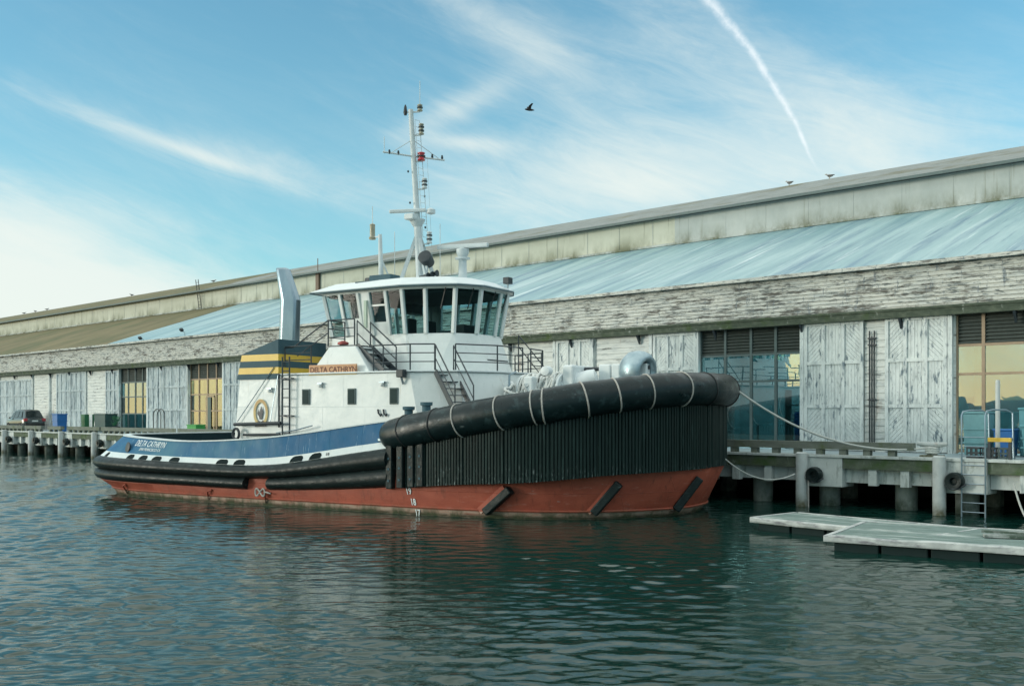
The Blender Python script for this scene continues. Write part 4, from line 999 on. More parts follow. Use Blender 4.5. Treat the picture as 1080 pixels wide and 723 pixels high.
def ring_poly(half, z):
    """half: starboard points from aft to bow centre, mirrored"""
    st = [(x, y, z) for x, y in half]; return st + [(x, -y, z) for x, y in half[::-1] if abs(y) > 1e-6]
def build_house():
    bot = [(-5.35,-3.82),(3.55,-3.85),(5.0,-3.2),(5.85,-1.7),(5.95,0)]; top = [(-5.0,-3.78),(2.84,-3.8),(4.25,-3.05),(5.05,-1.6),(5.2,0)]
    h = MB().loft([ring_poly(bot, 1.42), ring_poly(top, 4.60)], cap=True)
    H = h.build('deckhouse', m_white, TUG, bevel=.05)
    lip = MB(); tp2 = [(-3.0,-3.84),(2.88,-3.86),(4.3,-3.1),(5.11,-1.63),(5.26,0)]; lip.loft([ring_poly(tp2, 4.602), ring_poly(tp2, 4.66)], cap=True); lip.build('boat_deck', m_white2, TUG, bevel=.015)
    def side_y(z): return -3.82 + .0*(z)
    # square portholes
    for x in (-1.70,.38,2.2):
        z = 3.80
        f = MB().box(x-.18,x+.18,-3.85,-3.79,z-.28,z+.28).build('porthole', m_frame, TUG, bevel=.02)
        MB().box(x-.13,x+.13,-3.864,-3.851,z-.24,z+.24).build('pane', m_pane, f)
    for x, z in ((-3.4,4.1),(-1.0,4.25),(1.75,4.25)):
        lmp = MB().box(x-.10,x+.10,-3.92,-3.82,z,z+.05).build('wall_lamp', m_steel, TUG)
        MB().lathe([(.05,-.13),(.07,-.08),(.05,-.002)], (x,-3.88,z), 10).build('lamp_globe', m_tarp, lmp, smooth=True)
    fl = MB().box(2.45,2.75,-4.05,-3.85,4.42,4.68).build('flood_light', m_dark, TUG, bevel=.02); MB().box(2.48,2.72,-4.058,-4.051,4.45,4.65).build('lens', m_dark, fl)
    MB().bar((2.6,-3.95,4.42),(2.6,-3.84,4.2),.05,.05).build('bracket', m_steel, fl)
    # two hook marks on the side
    for x in (1.55,1.78): MB().tube([(x,-3.86,3.35),(x+.03,-3.87,3.22),(x+.13,-3.87,3.12),(x+.16,-3.87,3.2)], .03, 6).build('side_hook', m_dark, TUG, smooth=True)
    # ladder
    lx0, lx1 = -2.68, -2.34
    L_ = MB()
    for x in (lx0, lx1): L_.tube([(x,-3.98,2.3),(x,-3.98,5.25)], .03, 6)
    z = 2.5
    while z < 5.2: L_.tube([(lx0,-3.98,z),(lx1,-3.98,z)], .02, 6); z += .32
    for z in (3.1,4.45):
        for x in (lx0, lx1): L_.box(x-.10,x+.10,-4.0,-3.84,z,z+.045)
    L_.build('ladder', m_rail, TUG, smooth=True)
    MB().tube([(-2.95,-3.87,2.7),(-2.95,-3.87,4.65)], .035, 6).build('corner_pipe', m_rail, TUG, smooth=True)
    # emblem: gold ring, dark figure
    cx, cz, y = -3.88, 3.24, -3.84
    em = MB(); ro, ri = (.36,.50),(.25,.37)
    rg = []
    for j in range(32):
        a = 2*PI*j/32; rg.append([(cx+ro[0]*math.cos(a), y, cz+ro[1]*math.sin(a)), (cx+ro[0]*math.cos(a), y-.006, cz+ro[1]*math.sin(a)), (cx+ri[0]*math.cos(a), y-.006, cz+ri[1]*math.sin(a)), (cx+ri[0]*math.cos(a), y, cz+ri[1]*math.sin(a))])
    em.loft(rg, closed=True); E_ = em.build('round_emblem', m_gold, TUG)
    fg = MB()
    for pl in ([(-.05,-.25),(.05,-.25),(.12,.02),(.03,.25),(-.02,.10),(-.12,-.05)], [(-.30,-.52),(.28,-.50),(.34,-.30),(.22,-.36),(.12,-.26),(.0,-.36),(-.12,-.28),(-.2,-.38)], [(-.16,-.02),(-.08,.16),(-.10,-.12)]):
        fg.plate([(cx+a, cz+b_) for a, b_ in pl], 1, y-.006, y-.001)
    fg.build('emblem_figure', m_dark, E_)
    lt = MB()
    for j in range(14):
        a = PI*(.08+.84*j/13); c = (cx+.305*math.cos(a), cz+.435*math.sin(a)); lt.plate([(c[0]-.02,c[1]-.03),(c[0]+.02,c[1]-.03),(c[0]+.02,c[1]+.03),(c[0]-.02,c[1]+.03)], 1, y-.010, y-.006)
    lt.build('emblem_lettering', m_wood, E_)
    MB().tube([(-5.05,-4.0,2.80),(-2.75,-4.0,2.86)], .065, 8).build('rub_bar', m_dark, TUG, smooth=True)
    MB().tube([(-4.6,-3.98,2.42),(-2.8,-3.98,2.45)], .05, 8).build('handrail', m_dark, TUG, smooth=True)
    MB().tube([(-3.0,-3.95,2.50),(-2.0,-4.0,2.62),(-1.25,-4.0,2.78)], .025, 6).build('davit_rod', m_steel, TUG, smooth=True)
    MB().tube([(-5.0,-3.9,2.9),(-3.2,-3.86,4.9)], .016, 5).build('guy_line', m_steel, TUG); MB().tube([(-3.35,-3.9,2.9),(-3.0,-3.86,4.6)], .016, 5).build('guy_line', m_steel, TUG)
    MB().tube([(-5.1+.0*a, -4.0+.05*math.cos(a), 2.45+.18*math.sin(a)) if False else (-4.95+.16*math.cos(a), -4.02, 2.45+.2*math.sin(a)) for a in np.linspace(0,2*PI,16)], .05, 6).build('life_ring', m_dark, TUG, smooth=True)
    # funnel casing with two yellow stripes
    def casing(sg_):
        a = {}
        def sec(z):
            # aft edge rakes forward going up, top slopes
            xa = -5.05 + (z-4.6)*.27
            return [(xa, sg_*3.83), (-3.02, sg_*3.83), (-3.02, sg_*1.2), (xa, sg_*1.2)]
        def ztop(x): return 5.36 + (x+4.85)*.31
        def lay(z0, z1, m_, nm, grow=0):
            k = MB()
            p0 = sec(z0); p1 = sec(z1) if z1 is not None else None
            if z1 is None:
                q1 = [(-4.80, sg_*3.83, 5.42), (-3.02, sg_*3.83, 5.92), (-3.02, sg_*1.2, 5.92), (-4.80, sg_*1.2, 5.42)]
            else: q1 = [(x, y, z1) for x, y in p1]
            k.loft([[(x, y, z0) for x, y in p0], q1], cap=True); return k.build(nm, m_, TUG)
        # front-face heights follow the aft slope: bands slope slightly with perspective only
        lay(4.47, 4.665, m_navy, 'funnel_casing'); lay(4.665, 4.90, m_yellow, 'casing_stripe'); lay(4.90, 5.14, m_navy, 'funnel_casing')
        lay(5.14, 5.38, m_yellow, 'casing_stripe'); lay(5.38, None, m_navy, 'funnel_casing')
    casing(-1); casing(1)
    # faceted exhaust pipe on the starboard casing
    def sq(c, a, b_): return [(c[0]-a, c[1]-b_*.6, c[2]), (c[0]-a*.4, c[1]-b_, c[2]), (c[0]+a, c[1]-b_*.5, c[2]+.0), (c[0]+a, c[1]+b_*.6, c[2]), (c[0]+a*.2, c[1]+b_, c[2]), (c[0]-a, c[1]+b_*.5, c[2])]
    ex = MB().loft([sq((-3.50,-2.75,5.6), .38,.30), sq((-3.42,-2.75,7.45), .37,.30), sq((-3.78,-2.75,8.62), .25,.24), sq((-3.88,-2.75,8.70), .20,.20)], cap=True)
    ex.build('exhaust_pipe', m_steel, TUG, smooth=True, ang=20, bevel=.09)
    # sloped locker with name board
    tr = MB().loft([[(-1.65,-3.62,4.661),(1.0,-3.62,4.661),(1.0,-1.6,4.661),(-1.65,-1.6,4.661)], [(-.95,-3.45,5.58),(.25,-3.45,5.58),(.25,-1.6,5.58),(-.95,-1.6,5.58)]], cap=True); tr.build('sloped_locker', m_white, TUG, bevel=.03)
    nb = MB().box(-1.58,.56,-3.80,-3.74,4.60,4.93).build('name_board', m_wood, TUG)
    MB().box(-1.60,.58,-3.79,-3.735,4.56,4.599).build('board_trim', m_gold, nb)
    text_mesh('DELTA CATHRYN', .27, 'name_lettering', mat('dark_red_lettering', (.12,.035,.02)), nb, lambda u, v, w_: (-1.53+u, -3.802-w_, 4.665+v), stretch=.98, bold=.004, extrude=.004)
    return H
build_house()

A_, B_, C_, D_ = (1.5,-2.42), (2.36,-2.2), (3.2,-1.72), (3.86,-.78)
WTOP = [(-2.25,-2.22),(1.5,-2.42),(2.36,-2.2),(3.36,-1.80),(3.88,-.92)]      # starboard half; the front pane spans -.78..+.78
def build_wheelhouse():
    def poly(inset, z):
        k = []
        for x, y in WTOP:
            c = Vector((.3, 0)); d = Vector((x, y)); 
            if x < -2: dx, dy = d.x + inset*1.1, d.y + inset*.55
            else:
                nrm = Vector((x-.9 if x > 1.6 else .35, y*1.2)).normalized(); dx, dy = d.x - nrm.x*inset, d.y - nrm.y*inset
            k.append((dx, dy))
        st = [(x, y, z) for x, y in k]; return st + [(x, -y, z) for x, y in k[::-1]]
    ZS, ZH = 6.05, 7.60
    base = [(-2.1,-2.05),(1.75,-2.35),(2.75,-2.1),(3.6,-1.6),(4.2,-.75)]
    bl = [(x, y, 4.67) for x, y in base] + [(x, -y, 4.67) for x, y in base[::-1]]
    sill = poly(.27, ZS); head = poly(0, ZH)
    W = MB(); W.loft([bl, sill]); W.loft([sill, [(x*.97, y*.95, z) for x, y, z in sill]]); W.build('wheelhouse', m_white, TUG)
    MB().loft([[(x*.96, y*.94, 5.1) for x, y, z in bl], [(x*.96, y*.94, 5.14) for x, y, z in bl]], cap=True).build('wheelhouse_floor', m_dark, TUG)
    n = len(sill)
    hd = MB(); up2 = poly(-.03, 7.72); hd.loft([head, up2]); hd.loft([[(x*.96, y*.94, z) for x, y, z in head], [(x*.96, y*.94, z) for x, y, z in up2]]); hd.loft([head, [(x*.96, y*.94, z) for x, y, z in head]]); hd.build('window_header', m_white, TUG)
    # posts and panes
    def lerp(a, b, t): return tuple(a[i]+(b[i]-a[i])*t for i in range(3))
    segs = []
    for i in range(n):
        j = (i+1) % n; divs = [0, 1]
        if i == 0 or i == n-2: divs = [0, .215, .45, .585, .80, 1]        # long sides: window, window, door, window
        if i == n-2: divs = [1-d for d in divs][::-1]
        if i == n-1: divs = [0, .34, .66, 1]
        if i == 4: divs = [0, .74, 1]
        for a, b in zip(divs[:-1], divs[1:]): segs.append((i, j, a, b))
        for d in divs[:-1]: MB().bar(lerp(sill[i], sill[j], d), lerp(head[i], head[j], d), .15, .13, up=(0,0,1)).build('window_post', m_white, TUG, bevel=.015)
    for i, j, a, b in segs:
        s0, s1, h0, h1 = lerp(sill[i], sill[j], a), lerp(sill[i], sill[j], b), lerp(head[i], head[j], a), lerp(head[i], head[j], b)
        is_door = (i == 0 and abs(a-.45) < .01) or (i == n-2 and abs(b-.55) < .01)
        if is_door:
            dz = MB(); lo0, lo1 = (s0[0], s0[1], 5.15), (s1[0], s1[1], 5.15)
            sg_ = -1 if s0[1] < 0 else 1
            dz.loft([[lo0, lo1, h1, h0], [(p[0], p[1]-sg_*.06, p[2]) for p in (lo0, lo1, h1, h0)]], cap=True)
            D = dz.build('door', m_white, TUG)
            MB().box(min(s0[0],s1[0])+.22, max(s0[0],s1[0])-.12, (-2.44 if sg_ < 0 else 2.36), (-2.36 if sg_ < 0 else 2.44), 6.3, 7.3).build('notice_sheet', mat('pale_green_sheet', (.45,.55,.45)) if sg_ < 0 else m_white2, D)
            continue
        lift = 0
        if i in (0, n-2):
            a_ = a if i == 0 else 1-b
            lift = .42 if abs(a_-.215) < .01 else .30 if abs(a_-.585) < .01 else 0
        if lift:
            l0, l1 = lerp(s0, h0, lift), lerp(s1, h1, lift); sg_ = -1 if s0[1] < 0 else 1
            MB().loft([[s0, s1, l1, l0], [(p[0], p[1]-sg_*.05, p[2]) for p in (s0, s1, l1, l0)]], cap=True).build('sill_panel', m_white, TUG)
            s0, s1 = l0, l1
        pn = MB(); pn.add([s0, s1, h1, h0], [(0,1,2,3)]); P_ = pn.build('window_pane', g_boat, TUG)
        if i == 0 and a > .55 and a < .7 or (i == 0 and a < .1 and False):
            MB().bar(lerp(s0, h0, .55), lerp(s1, h1, .55), .05, .06).build('sash_bar', m_white, P_)
        if i in (2, 3, 4):
            q = lerp(h0, h1, .65); e = lerp(s0, s1, .35); MB().bar((q[0]*1.02, q[1]*1.02, q[2]+.02), lerp(q, e, .45), .03, .03).build('wiper', m_black, P_)
    # roof: wide brim, slight camber
    R0 = poly(-.22, 7.70); R1 = poly(-.24, 7.745); R2 = [(x*.80+.1, y*.80, 8.06) for x, y, z in R1]; R3 = [(x*.3+.2, y*.3, 8.22) for x, y, z in R1]
    R0[0] = (-2.75, -2.4, 7.70); R0[-1] = (-2.75, 2.4, 7.70); R1[0] = (-2.78,-2.42,7.74); R1[-1] = (-2.78,2.42,7.74)
    rf = MB().loft([R0, R1, R2, R3], cap=True); rf.build('wheelhouse_roof', m_white2, TUG)
    MB().tube([(x*1.004, y*1.004, 7.695) for x, y, z in R0], .022, 6, closed=True).build('roof_drip_edge', m_navy, TUG)
    gr = MB()
    for sg_ in (-1,1): gr.tube([(-2.3, sg_*1.9, 7.98), (1.6, sg_*2.0, 8.02), (2.6, sg_*1.6, 8.0), (3.4, sg_*.9, 8.0)], .025, 6)
    for x, y in ((-2.3,1.9),(0,1.95),(1.6,2.0),(2.6,1.6),(3.4,.9)):
        for sg_ in (-1,1): gr.tube([(x,sg_*y,7.80),(x,sg_*y,8.0)], .018, 5)
    gr.build('roof_grab_rail', m_mast, TUG, smooth=True)
    hb = MB().box(-.9,.4,-2.05,-1.6,7.98,8.06); hb.build('roof_hatch', m_navy, TUG)
    MB().loft([[(x*.95, y*.93, 7.52) for x, y, z in head], [(x*.95, y*.93, 7.56) for x, y, z in head]], cap=True).build('ceiling_panel', m_ceil, TUG)  # dark ceiling added to hide the sunlit roof underside
    MB().box(-1.92,-.15,-.95,-.90,5.15,7.515).build('light_block_panel', m_part, TUG)  # panel added to block bright sky seen through the aft panes
    # inside: console, chair, wheel stand
    cs = MB(); cs.loft([[(1.9,-1.3,5.15),(2.9,-.7,5.15),(2.9,.7,5.15),(1.9,1.3,5.15)], [(1.8,-1.4,6.15),(3.1,-.8,6.05),(3.1,.8,6.05),(1.8,1.4,6.15)]], cap=True); cs.build('console', m_dark, TUG, bevel=.03)
    for x, y in ((.9,-.6),(.9,.7)):
        ch = MB().box(x-.28,x+.28,y-.28,y+.28,5.75,5.88); c_ = ch.build('helm_chair', m_seat, TUG, bevel=.04)
        MB().box(x-.32,x-.22,y-.26,y+.26,5.9,6.75).build('chair_back', m_seat, c_, bevel=.04); MB().lathe([(.06,5.15),(.06,5.75)], (x,y,0), 8).build('pedestal', m_steel, c_)
    MB().box(-.1,.45,-.35,.35,7.0,7.35).build('overhead_console', m_dark, TUG)
    MB().box(2.5,2.85,-.45,-.05,6.12,6.45).build('monitor', m_black, TUG); MB().box(2.3,2.6,.3,.75,6.15,6.5).build('monitor', m_black, TUG)
    MB().box(-2.0,-1.95,-.8,.8,5.15,7.515).build('aft_panel', m_dark, TUG)
build_wheelhouse()

def rail_path(name, pts, h=.88, n_mid=2, step=1.15, posts=None, r=.026):
    """handrail along deck-edge points"""
    q = MB(); P = [Vector(p) for p in pts]
    for k in range(n_mid+1):
        z = h*(k+1)/(n_mid+1)
        q.tube([p+Vector((0,0,z)) for p in P], r if k == n_mid else r*.75, 6)
    for a, b in zip(P[:-1], P[1:]):
        m_ = max(1, round((b-a).length/step))
        for i in range(m_): p = a.lerp(b, i/m_); q.tube([p, p+Vector((0,0,h))], r, 6)
    q.tube([P[-1], P[-1]+Vector((0,0,h))], r, 6)
    return q.build(name, m_rail, TUG, smooth=True)
def stairs(name, a, b, wdir, w_, n_step, rail=True, rails=(0,1), m_=None):
    a, b, wd = Vector(a), Vector(b), Vector(wdir).normalized()*w_
    s_ = MB()
    for k in (0, 1): s_.bar(a+wd*k, b+wd*k, .05, .20)
    st = s_.build(name, m_rail, TUG)
    t_ = MB()
    for i in range(n_step):
        p = a.lerp(b, (i+.5)/n_step); d = (b-a); d.z = 0; d = d.normalized()*.11
        t_.add([p-d, p+d, p+d+wd, p-d+wd, p-d-Vector((0,0,.03)), p+d-Vector((0,0,.03)), p+d+wd-Vector((0,0,.03)), p-d+wd-Vector((0,0,.03))], [(0,1,2,3),(7,6,5,4),(0,4,5,1),(1,5,6,2),(2,6,7,3),(3,7,4,0)])
    t_.build('treads', m_rail, st)
    if rail:
        h = Vector((0,0,.88)); r_ = MB()
        for k in rails:
            r_.tube([a+wd*k, a+wd*k+h, b+wd*k+h, b+wd*k+Vector((0,0,.1))], .026, 6); r_.tube([a+wd*k+h*.5, b+wd*k+h*.5], .02, 6)
        r_.build('stair_rail', m_rail, st, smooth=True)
def build_deck_gear():
    z = 4.66
    rail_path('boat_deck_rail', [(1.25,-3.72,z),(2.80,-3.72,z),(3.55,-3.35,z)])
    rail_path('boat_deck_rail', [(4.15,-3.0,z),(4.95,-1.6,z),(5.1,-.1,z)])
    rail_path('boat_deck_rail', [(2.6,3.72,z),(4.2,3.0,z),(5.0,1.6,z),(5.1,.5,z)], step=.8)
    rail_path('casing_rail', [(-2.95,-3.55,4.9),(-1.7,-3.55,4.9)], h=.75)
    # upper landing and stair to the wheelhouse door
    MB().box(-1.1,.2,-3.35,-2.35,5.585,5.63).build('landing', m_rail, TUG)
    rail_path('landing_rail', [(-1.1,-2.4,5.63),(-1.1,-3.32,5.63),(.1,-3.32,5.63)], h=.92, step=1.2)
    q = MB(); q.tube([(-1.1,-3.32,6.55),(-2.6,-3.5,5.62),(-2.95,-3.55,5.6)], .024, 6); q.tube([(-1.1,-3.32,6.1),(-2.4,-3.5,5.3)], .02, 6); q.build('landing_rail', m_rail, TUG, smooth=True)
    stairs('upper_stair', (.2,-3.3,5.60), (1.35,-3.3,4.68), (0,1,0), .75, 5)
    stairs('forward_stair', (3.62,-3.42,4.62), (4.75,-3.95,3.25), (.5,.866,0), .68, 6)
    # folded life jackets on the landing
    MB().lathe([(.05,0),(.2,.05),(.2,.12),(.05,.18)], (-.6,-3.1,5.63), 12).build('red_hose', mat('red_hose_rubber', (.4,.09,.08)), TUG, smooth=True)
    # port stair rail rising to the wheelhouse
    q = MB(); q.tube([(3.0,3.3,6.3),(4.4,3.3,4.75)], .024, 6); q.tube([(3.0,3.3,5.85),(4.2,3.3,4.5)], .02, 6); q.tube([(3.0,3.3,4.66),(3.0,3.3,6.3)], .024, 6); q.build('port_stair_rail', m_rail, TUG, smooth=True)
    # mooring bitts standing above the fender's aft end
    for x, y, h in ((3.45,-4.7,.98),(4.15,-4.7,1.12)):
        MB().lathe([(.14,0),(.14,h-.12),(.20,h-.10),(.20,h)], (x,y,2.45), 14).build('bitt', m_navy, TUG, smooth=True)
    MB().box(2.75,3.2,-5.45,-5.25,2.30,2.42).build('fairlead', m_steel, TUG, bevel=.03)
    for x, y in ((3.05,-5.15),): MB().lathe([(.08,-.3),(.08,.05),(.12,.08)], (x,y,2.9), 10).build('roller', m_steel, TUG, smooth=True)
    # winch under white canvas, cross bar on posts, steel ring fairlead
    wn = MB().tube([(5.75,-1.2,4.0),(7.3,-1.2,4.0)], .34, 18).build('winch_drum', m_white2, TUG, smooth=True, bevel=.03)
    for x in (5.78, 7.28): MB().lathe([(.10,-.04),(.52,-.04),(.54,0),(.52,.04),(.10,.04)], (x,-1.2,4.0), 20, axis=0).build('flange', m_white2, wn, smooth=True)
    hw = MB(); rr_ = random.Random(4)
    for i in range(34):
        x = 5.9 + 1.3*rr_.random(); r0 = .38 + .16*rr_.random(); tl = rr_.uniform(-.28,.28); ph = rr_.uniform(0,6)
        hw.tube([(x + tl*math.cos(a+ph)*.9 + .05*math.sin(3*a), -1.2 + r0*math.cos(a)*1.05, 4.02 + r0*math.sin(a) + .04*math.sin(2*a+ph)) for a in np.linspace(0, 2*PI, 22)[:-1]], .045, 6, closed=True)
    for i in range(9):
        x0, y0 = 5.35+rr_.random()*1.2, -2.2+rr_.random()*1.2
        hw.tube([(x0+.35*u+.12*math.sin(9*u+i), y0+.3*math.cos(5*u+i), 3.75+.45*math.sin(PI*u)*rr_.uniform(.6,1.0)+.12*math.sin(7*u)) for u in np.linspace(0,1,14)], .05, 6)
    hw.build('white_hawser', m_hawser, wn, smooth=True)
    MB().box(6.2,6.55,-2.0,-1.65,3.2,4.45).build('gear_case', m_white2, TUG, bevel=.06)
    for k, (x, z) in enumerate(((5.5,4.15),(6.95,4.62))): MB().lathe([(.05,-.16),(.16,-.14),(.17,.12),(.06,.2)], (x,-1.75,z), 12, axis=1).build('brake_motor', m_white2, TUG, smooth=True)
    MB().tube([(5.6,-1.9,3.5),(5.6,-1.9,4.5),(5.75,-1.7,4.62)], .04, 8).build('hydraulic_pipe', m_steel, TUG, smooth=True)
    MB().box(7.35,7.75,-1.4,.2,3.0,4.82).build('winch_frame', m_white2, TUG, bevel=.06)
    MB().tube([(7.2,-.5,4.70),(10.1,-.5,4.72)], .07, 10).build('cross_bar', m_dark, TUG, smooth=True)
    for x, wd in ((8.55,.22),(8.95,.16),(9.9,.16)):
        MB().box(x-wd,x+wd,-.66,-.34,3.0,4.85).build('bitt_post', m_white2, TUG, bevel=.05)
    MB().lathe([(.28,-.9),(.32,.0),(.28,.25),(.1,.3)], (0,0,0), 16).xf(Matrix.Translation((8.1,-.9,4.35)) @ Euler((0,R(75),R(15))).to_matrix().to_4x4()).build('drum', m_white2, TUG, smooth=True)
    fm = MB().lathe([(.30,-.55),(.50,-.52),(.64,-.36),(.70,-.10),(.70,.08),(.66,.24),(.58,.35),(.48,.40),(.40,.37),(.35,.26),(.33,.0),(.32,-.5)], (0,0,0), 36, axis=0)
    fm.xf(Matrix.Translation((9.75,-.55,4.62)) @ Matrix.Scale(.92, 4) @ Euler((0,R(8),R(-14))).to_matrix().to_4x4()); fm.build('ring_fairlead', m_polish, TUG, smooth=True, ang=60)
    MB().box(9.7,10.5,-1.5,-.3,3.1,3.75).build('fairlead_base', m_white2, TUG, bevel=.04)
    # aft working deck: towing winch, dark hatch, cover
    MB().tube([(-7.3,-.2,1.95),(-5.9,-.2,1.95)], .52, 20).build('aft_drum', m_black, TUG, smooth=True)
    MB().box(-7.5,-7.35,-.7,.3,1.45,2.35).build('winch_cheek', m_navy, TUG); MB().box(-5.85,-5.7,-.7,.3,1.45,2.35).build('winch_cheek', m_navy, TUG)
    MB().box(-9.6,-9.5,2.2,2.3,1.5,2.35).build('deck_post', m_mast, TUG); MB().box(-9.0,-8.9,2.6,2.7,1.5,2.3).build('deck_post', m_mast, TUG)
    MB().tube([(-12.1,-.5,2.35),(-12.1,-.5,2.75)], .03, 6).build('stern_staff', m_mast, TUG)
build_deck_gear()

def build_mast():
    b = Vector((.62,0,8.2)); t = Vector((.14,0,14.8)); ax = (t-b)
    def at(z): return b + ax*((z-b.z)/ax.z)
    Mm = MB(); Mm.tube([at(z) for z in (8.2,10.4,10.41,14.8)], .15, 12, rs=[.18,.145,.12,.095]); M_ = Mm.build('mast', m_mast, TUG, smooth=True)
    lg = MB()
    for dx, dy in ((-.75,-.35),(-.5,.5),(.55,-.35),(.4,.5)): lg.bar(at(10.1), (.6+dx,dy,8.1), .13, .13)
    lg.build('mast_leg', m_mast, TUG)
    ld_ = MB(); p0 = at(9.9)+Vector((.20,.02,0)); p1 = at(14.4)+Vector((.15,.02,0))
    for k in (0, 1):
        o_ = Vector((.05*k,.24*k,0)); ld_.tube([p0+o_, p1+o_], .012, 5)
    for i in range(18): q = p0.lerp(p1, i/17); ld_.tube([q, q+Vector((.05,.24,0))], .009, 5)
    ld_.build('mast_ladder', m_mast, M_)
    # lights on brackets to the front
    fw = Vector((.62,.2,0)).normalized()
    def light(z, h, m_, out=.36, r=.10, n=1):
        c = at(z) + fw*out
        br = MB().bar(at(z)-Vector((0,0,.02)), c-Vector((0,0,.02)), .05, .05).build('light_bracket', m_mast, M_)
        body = MB()
        prof = [(r*.9,0),(r*.9,.04)]
        body.lathe([(r,0),(r*1.1,.03),(r,.05),(r*.8,.06),(r*.8,h-.07),(r,h-.06),(r,h-.02),(r*.6,h)], tuple(c), 12)
        o_ = body.build('navigation_light', m_, M_, smooth=True)
        for k in range(n): MB().lathe([(r*1.12,0),(r*1.12,.05)], (c.x, c.y, c.z + h*(k+1)/(n+1)-.02), 12).build('light_guard', m_dark, M_)
        return c
    light(14.72,.26,m_lampamber); light(13.82,.42,m_lampamber,n=2); light(12.82,.32,m_lampred,.30,.14); light(11.75,.40,m_mast,n=2); light(9.65,.45,m_mast,.42,n=2)
    MB().tube([at(14.72)+fw*.36+Vector((0,0,.2)), at(14.72)+fw*.36+Vector((0,0,1.15))], .014, 6).build('whip_antenna', m_mast, M_)
    c = at(14.7)-fw*.22; MB().lathe([(.05,-.1),(.08,0),(.05,.22),(.02,.3)], tuple(c), 10).build('wind_sensor', m_dark, M_, smooth=True)
    MB().bar(at(14.72), c, .04, .04).build('light_bracket', m_mast, M_)
    # yard
    d = Vector((.6,.8,0)); c = at(13.0)
    MB().tube([c-d*1.2+Vector((0,0,.05)), c, c+d*1.25-Vector((0,0,.02))], .035, 8).build('yard', m_mast, M_, smooth=True)
    MB().tube([c-d*.95, at(13.65)], .015, 5).build('stay', m_mast, M_); MB().tube([c+d*1.05, at(13.65)], .015, 5).build('stay', m_mast, M_)
    e = c-d*1.15
    MB().tube([e, e+Vector((0,0,.62))], .014, 5).build('whip_antenna', m_mast, M_)
    for f in (-.95,-.6,.75,1.15): q = c+d*f; MB().lathe([(.03,0),(.05,.05),(.03,.16)], tuple(q), 8).build('yard_fitting', m_dark, M_, smooth=True)
    for f, z0 in ((-.25,12.4),(-.25,11.2),(.35,11.5),(.3,10.3)):
        q = at(z0)+d*f; MB().lathe([(.01,-.05),(.045,0),(.01,.05)], tuple(q), 8).build('pulley', m_dark, M_, smooth=True)
    # halyards
    MB().tube([c+d*.55, at(8.6)+d*.5], .007, 4).build('halyard', m_mast, M_)
    # scanner platform and small radar bar
    q = at(10.55); MB().lathe([(.16,-.25),(.30,-.02),(.30,.03)], tuple(q), 14).build('scanner_platform', m_mast, M_, smooth=True)
    MB().box(q.x-.30,q.x+.12,q.y-.45,q.y-.12,q.z-.02,q.z+.2).build('scanner_gearbox', m_mast, M_, bevel=.03)
    r0 = Vector((q.x-.12,q.y-.28,q.z+.32)); MB().bar(r0-Vector((.78,.28,.0)), r0+Vector((.50,.3,.03)), .14, .13).build('radar_scanner', m_mast, M_, bevel=.03)
    MB().lathe([(.05,.0),(.17,.04),(.17,.18),(.05,.24)], tuple(at(10.75)+fw*.55), 12).build('camera_dome', m_mast, M_, smooth=True)
    # search light drum
    sd = MB().lathe([(.08,-.28),(.22,-.25),(.25,.0),(.26,.22),(.21,.24)], (0,0,0), 18); sd.xf(Matrix.Translation((1.05,-.25,8.98)) @ Euler((R(62),R(18),0)).to_matrix().to_4x4()); sd.build('search_light', m_dark, TUG, smooth=True)
    MB().bar((1.05,-.25,8.15),(1.05,-.25,8.75),.09,.09).build('search_light_stand', m_mast, TUG)
    hn = MB()
    for k in range(3): hn.lathe([(.03,-.3),(.05,-.05),(.13,.1)], (1.2+.1*k,-.5+.15*k,8.32+.06*k), 10, axis=0)
    hn.build('air_horn', m_dark, TUG, smooth=True)
    # aft pole with lamp and whip
    a0 = Vector((-.35,-1.2,8.1)); MB().tube([a0, a0+Vector((-.05,0,1.8))], .08, 10, rs=[.10,.07]).build('aft_pole', m_mast, TUG, smooth=True)
    lg = MB(); lg.bar(a0+Vector((0,0,.9)), a0+Vector((.35,.2,-.05)), .06, .06); lg.bar(a0+Vector((0,0,.9)), a0+Vector((-.2,.35,-.05)), .06, .06); lg.build('pole_leg', m_mast, TUG)
    q = a0+Vector((-.05,0,1.72)); MB().bar(q, q+Vector((-.42,0,0)), .06, .05).build('pole_arm', m_mast, TUG)
    c = q+Vector((-.36,0,.02)); MB().lathe([(.12,-.1),(.14,-.02),(.10,.02),(.10,.42),(.11,.46),(.05,.5)], tuple(c), 12).build('navigation_light', m_lampamber, TUG, smooth=True)
    MB().tube([c+Vector((0,0,.45)), c+Vector((0,0,1.15))], .015, 5).build('whip_antenna', m_mast, TUG)
    MB().box(-.65,.35,-1.55,-.95,8.02,8.34).build('equipment_box', m_navy, TUG, bevel=.03)
    MB().box(-1.0,-.72,-1.4,-1.1,8.0,8.3).build('loud_hailer', m_dark, TUG, bevel=.06)
    for x, y, z0, z1 in ((.05,-.9,8.2,10.0),(.95,.8,8.2,10.5)): MB().tube([(x,y,z0),(x,y,z1)], .014, 5).build('whip_antenna', m_mast, TUG)
    # open array radar on its pedestal
    MB().lathe([(.22,8.0),(.17,8.2),(.15,9.0),(.28,9.02),(.28,9.08),(.17,9.1),(.24,9.26),(.24,9.4),(.08,9.45)], (2.11,.6,0), 16).build('radar_pedestal', m_mast, TUG, smooth=True)
    rb = MB().bar((1.1,.42,9.52),(3.15,.75,9.50),.16,.15).build('radar_scanner', m_mast, TUG, bevel=.03)
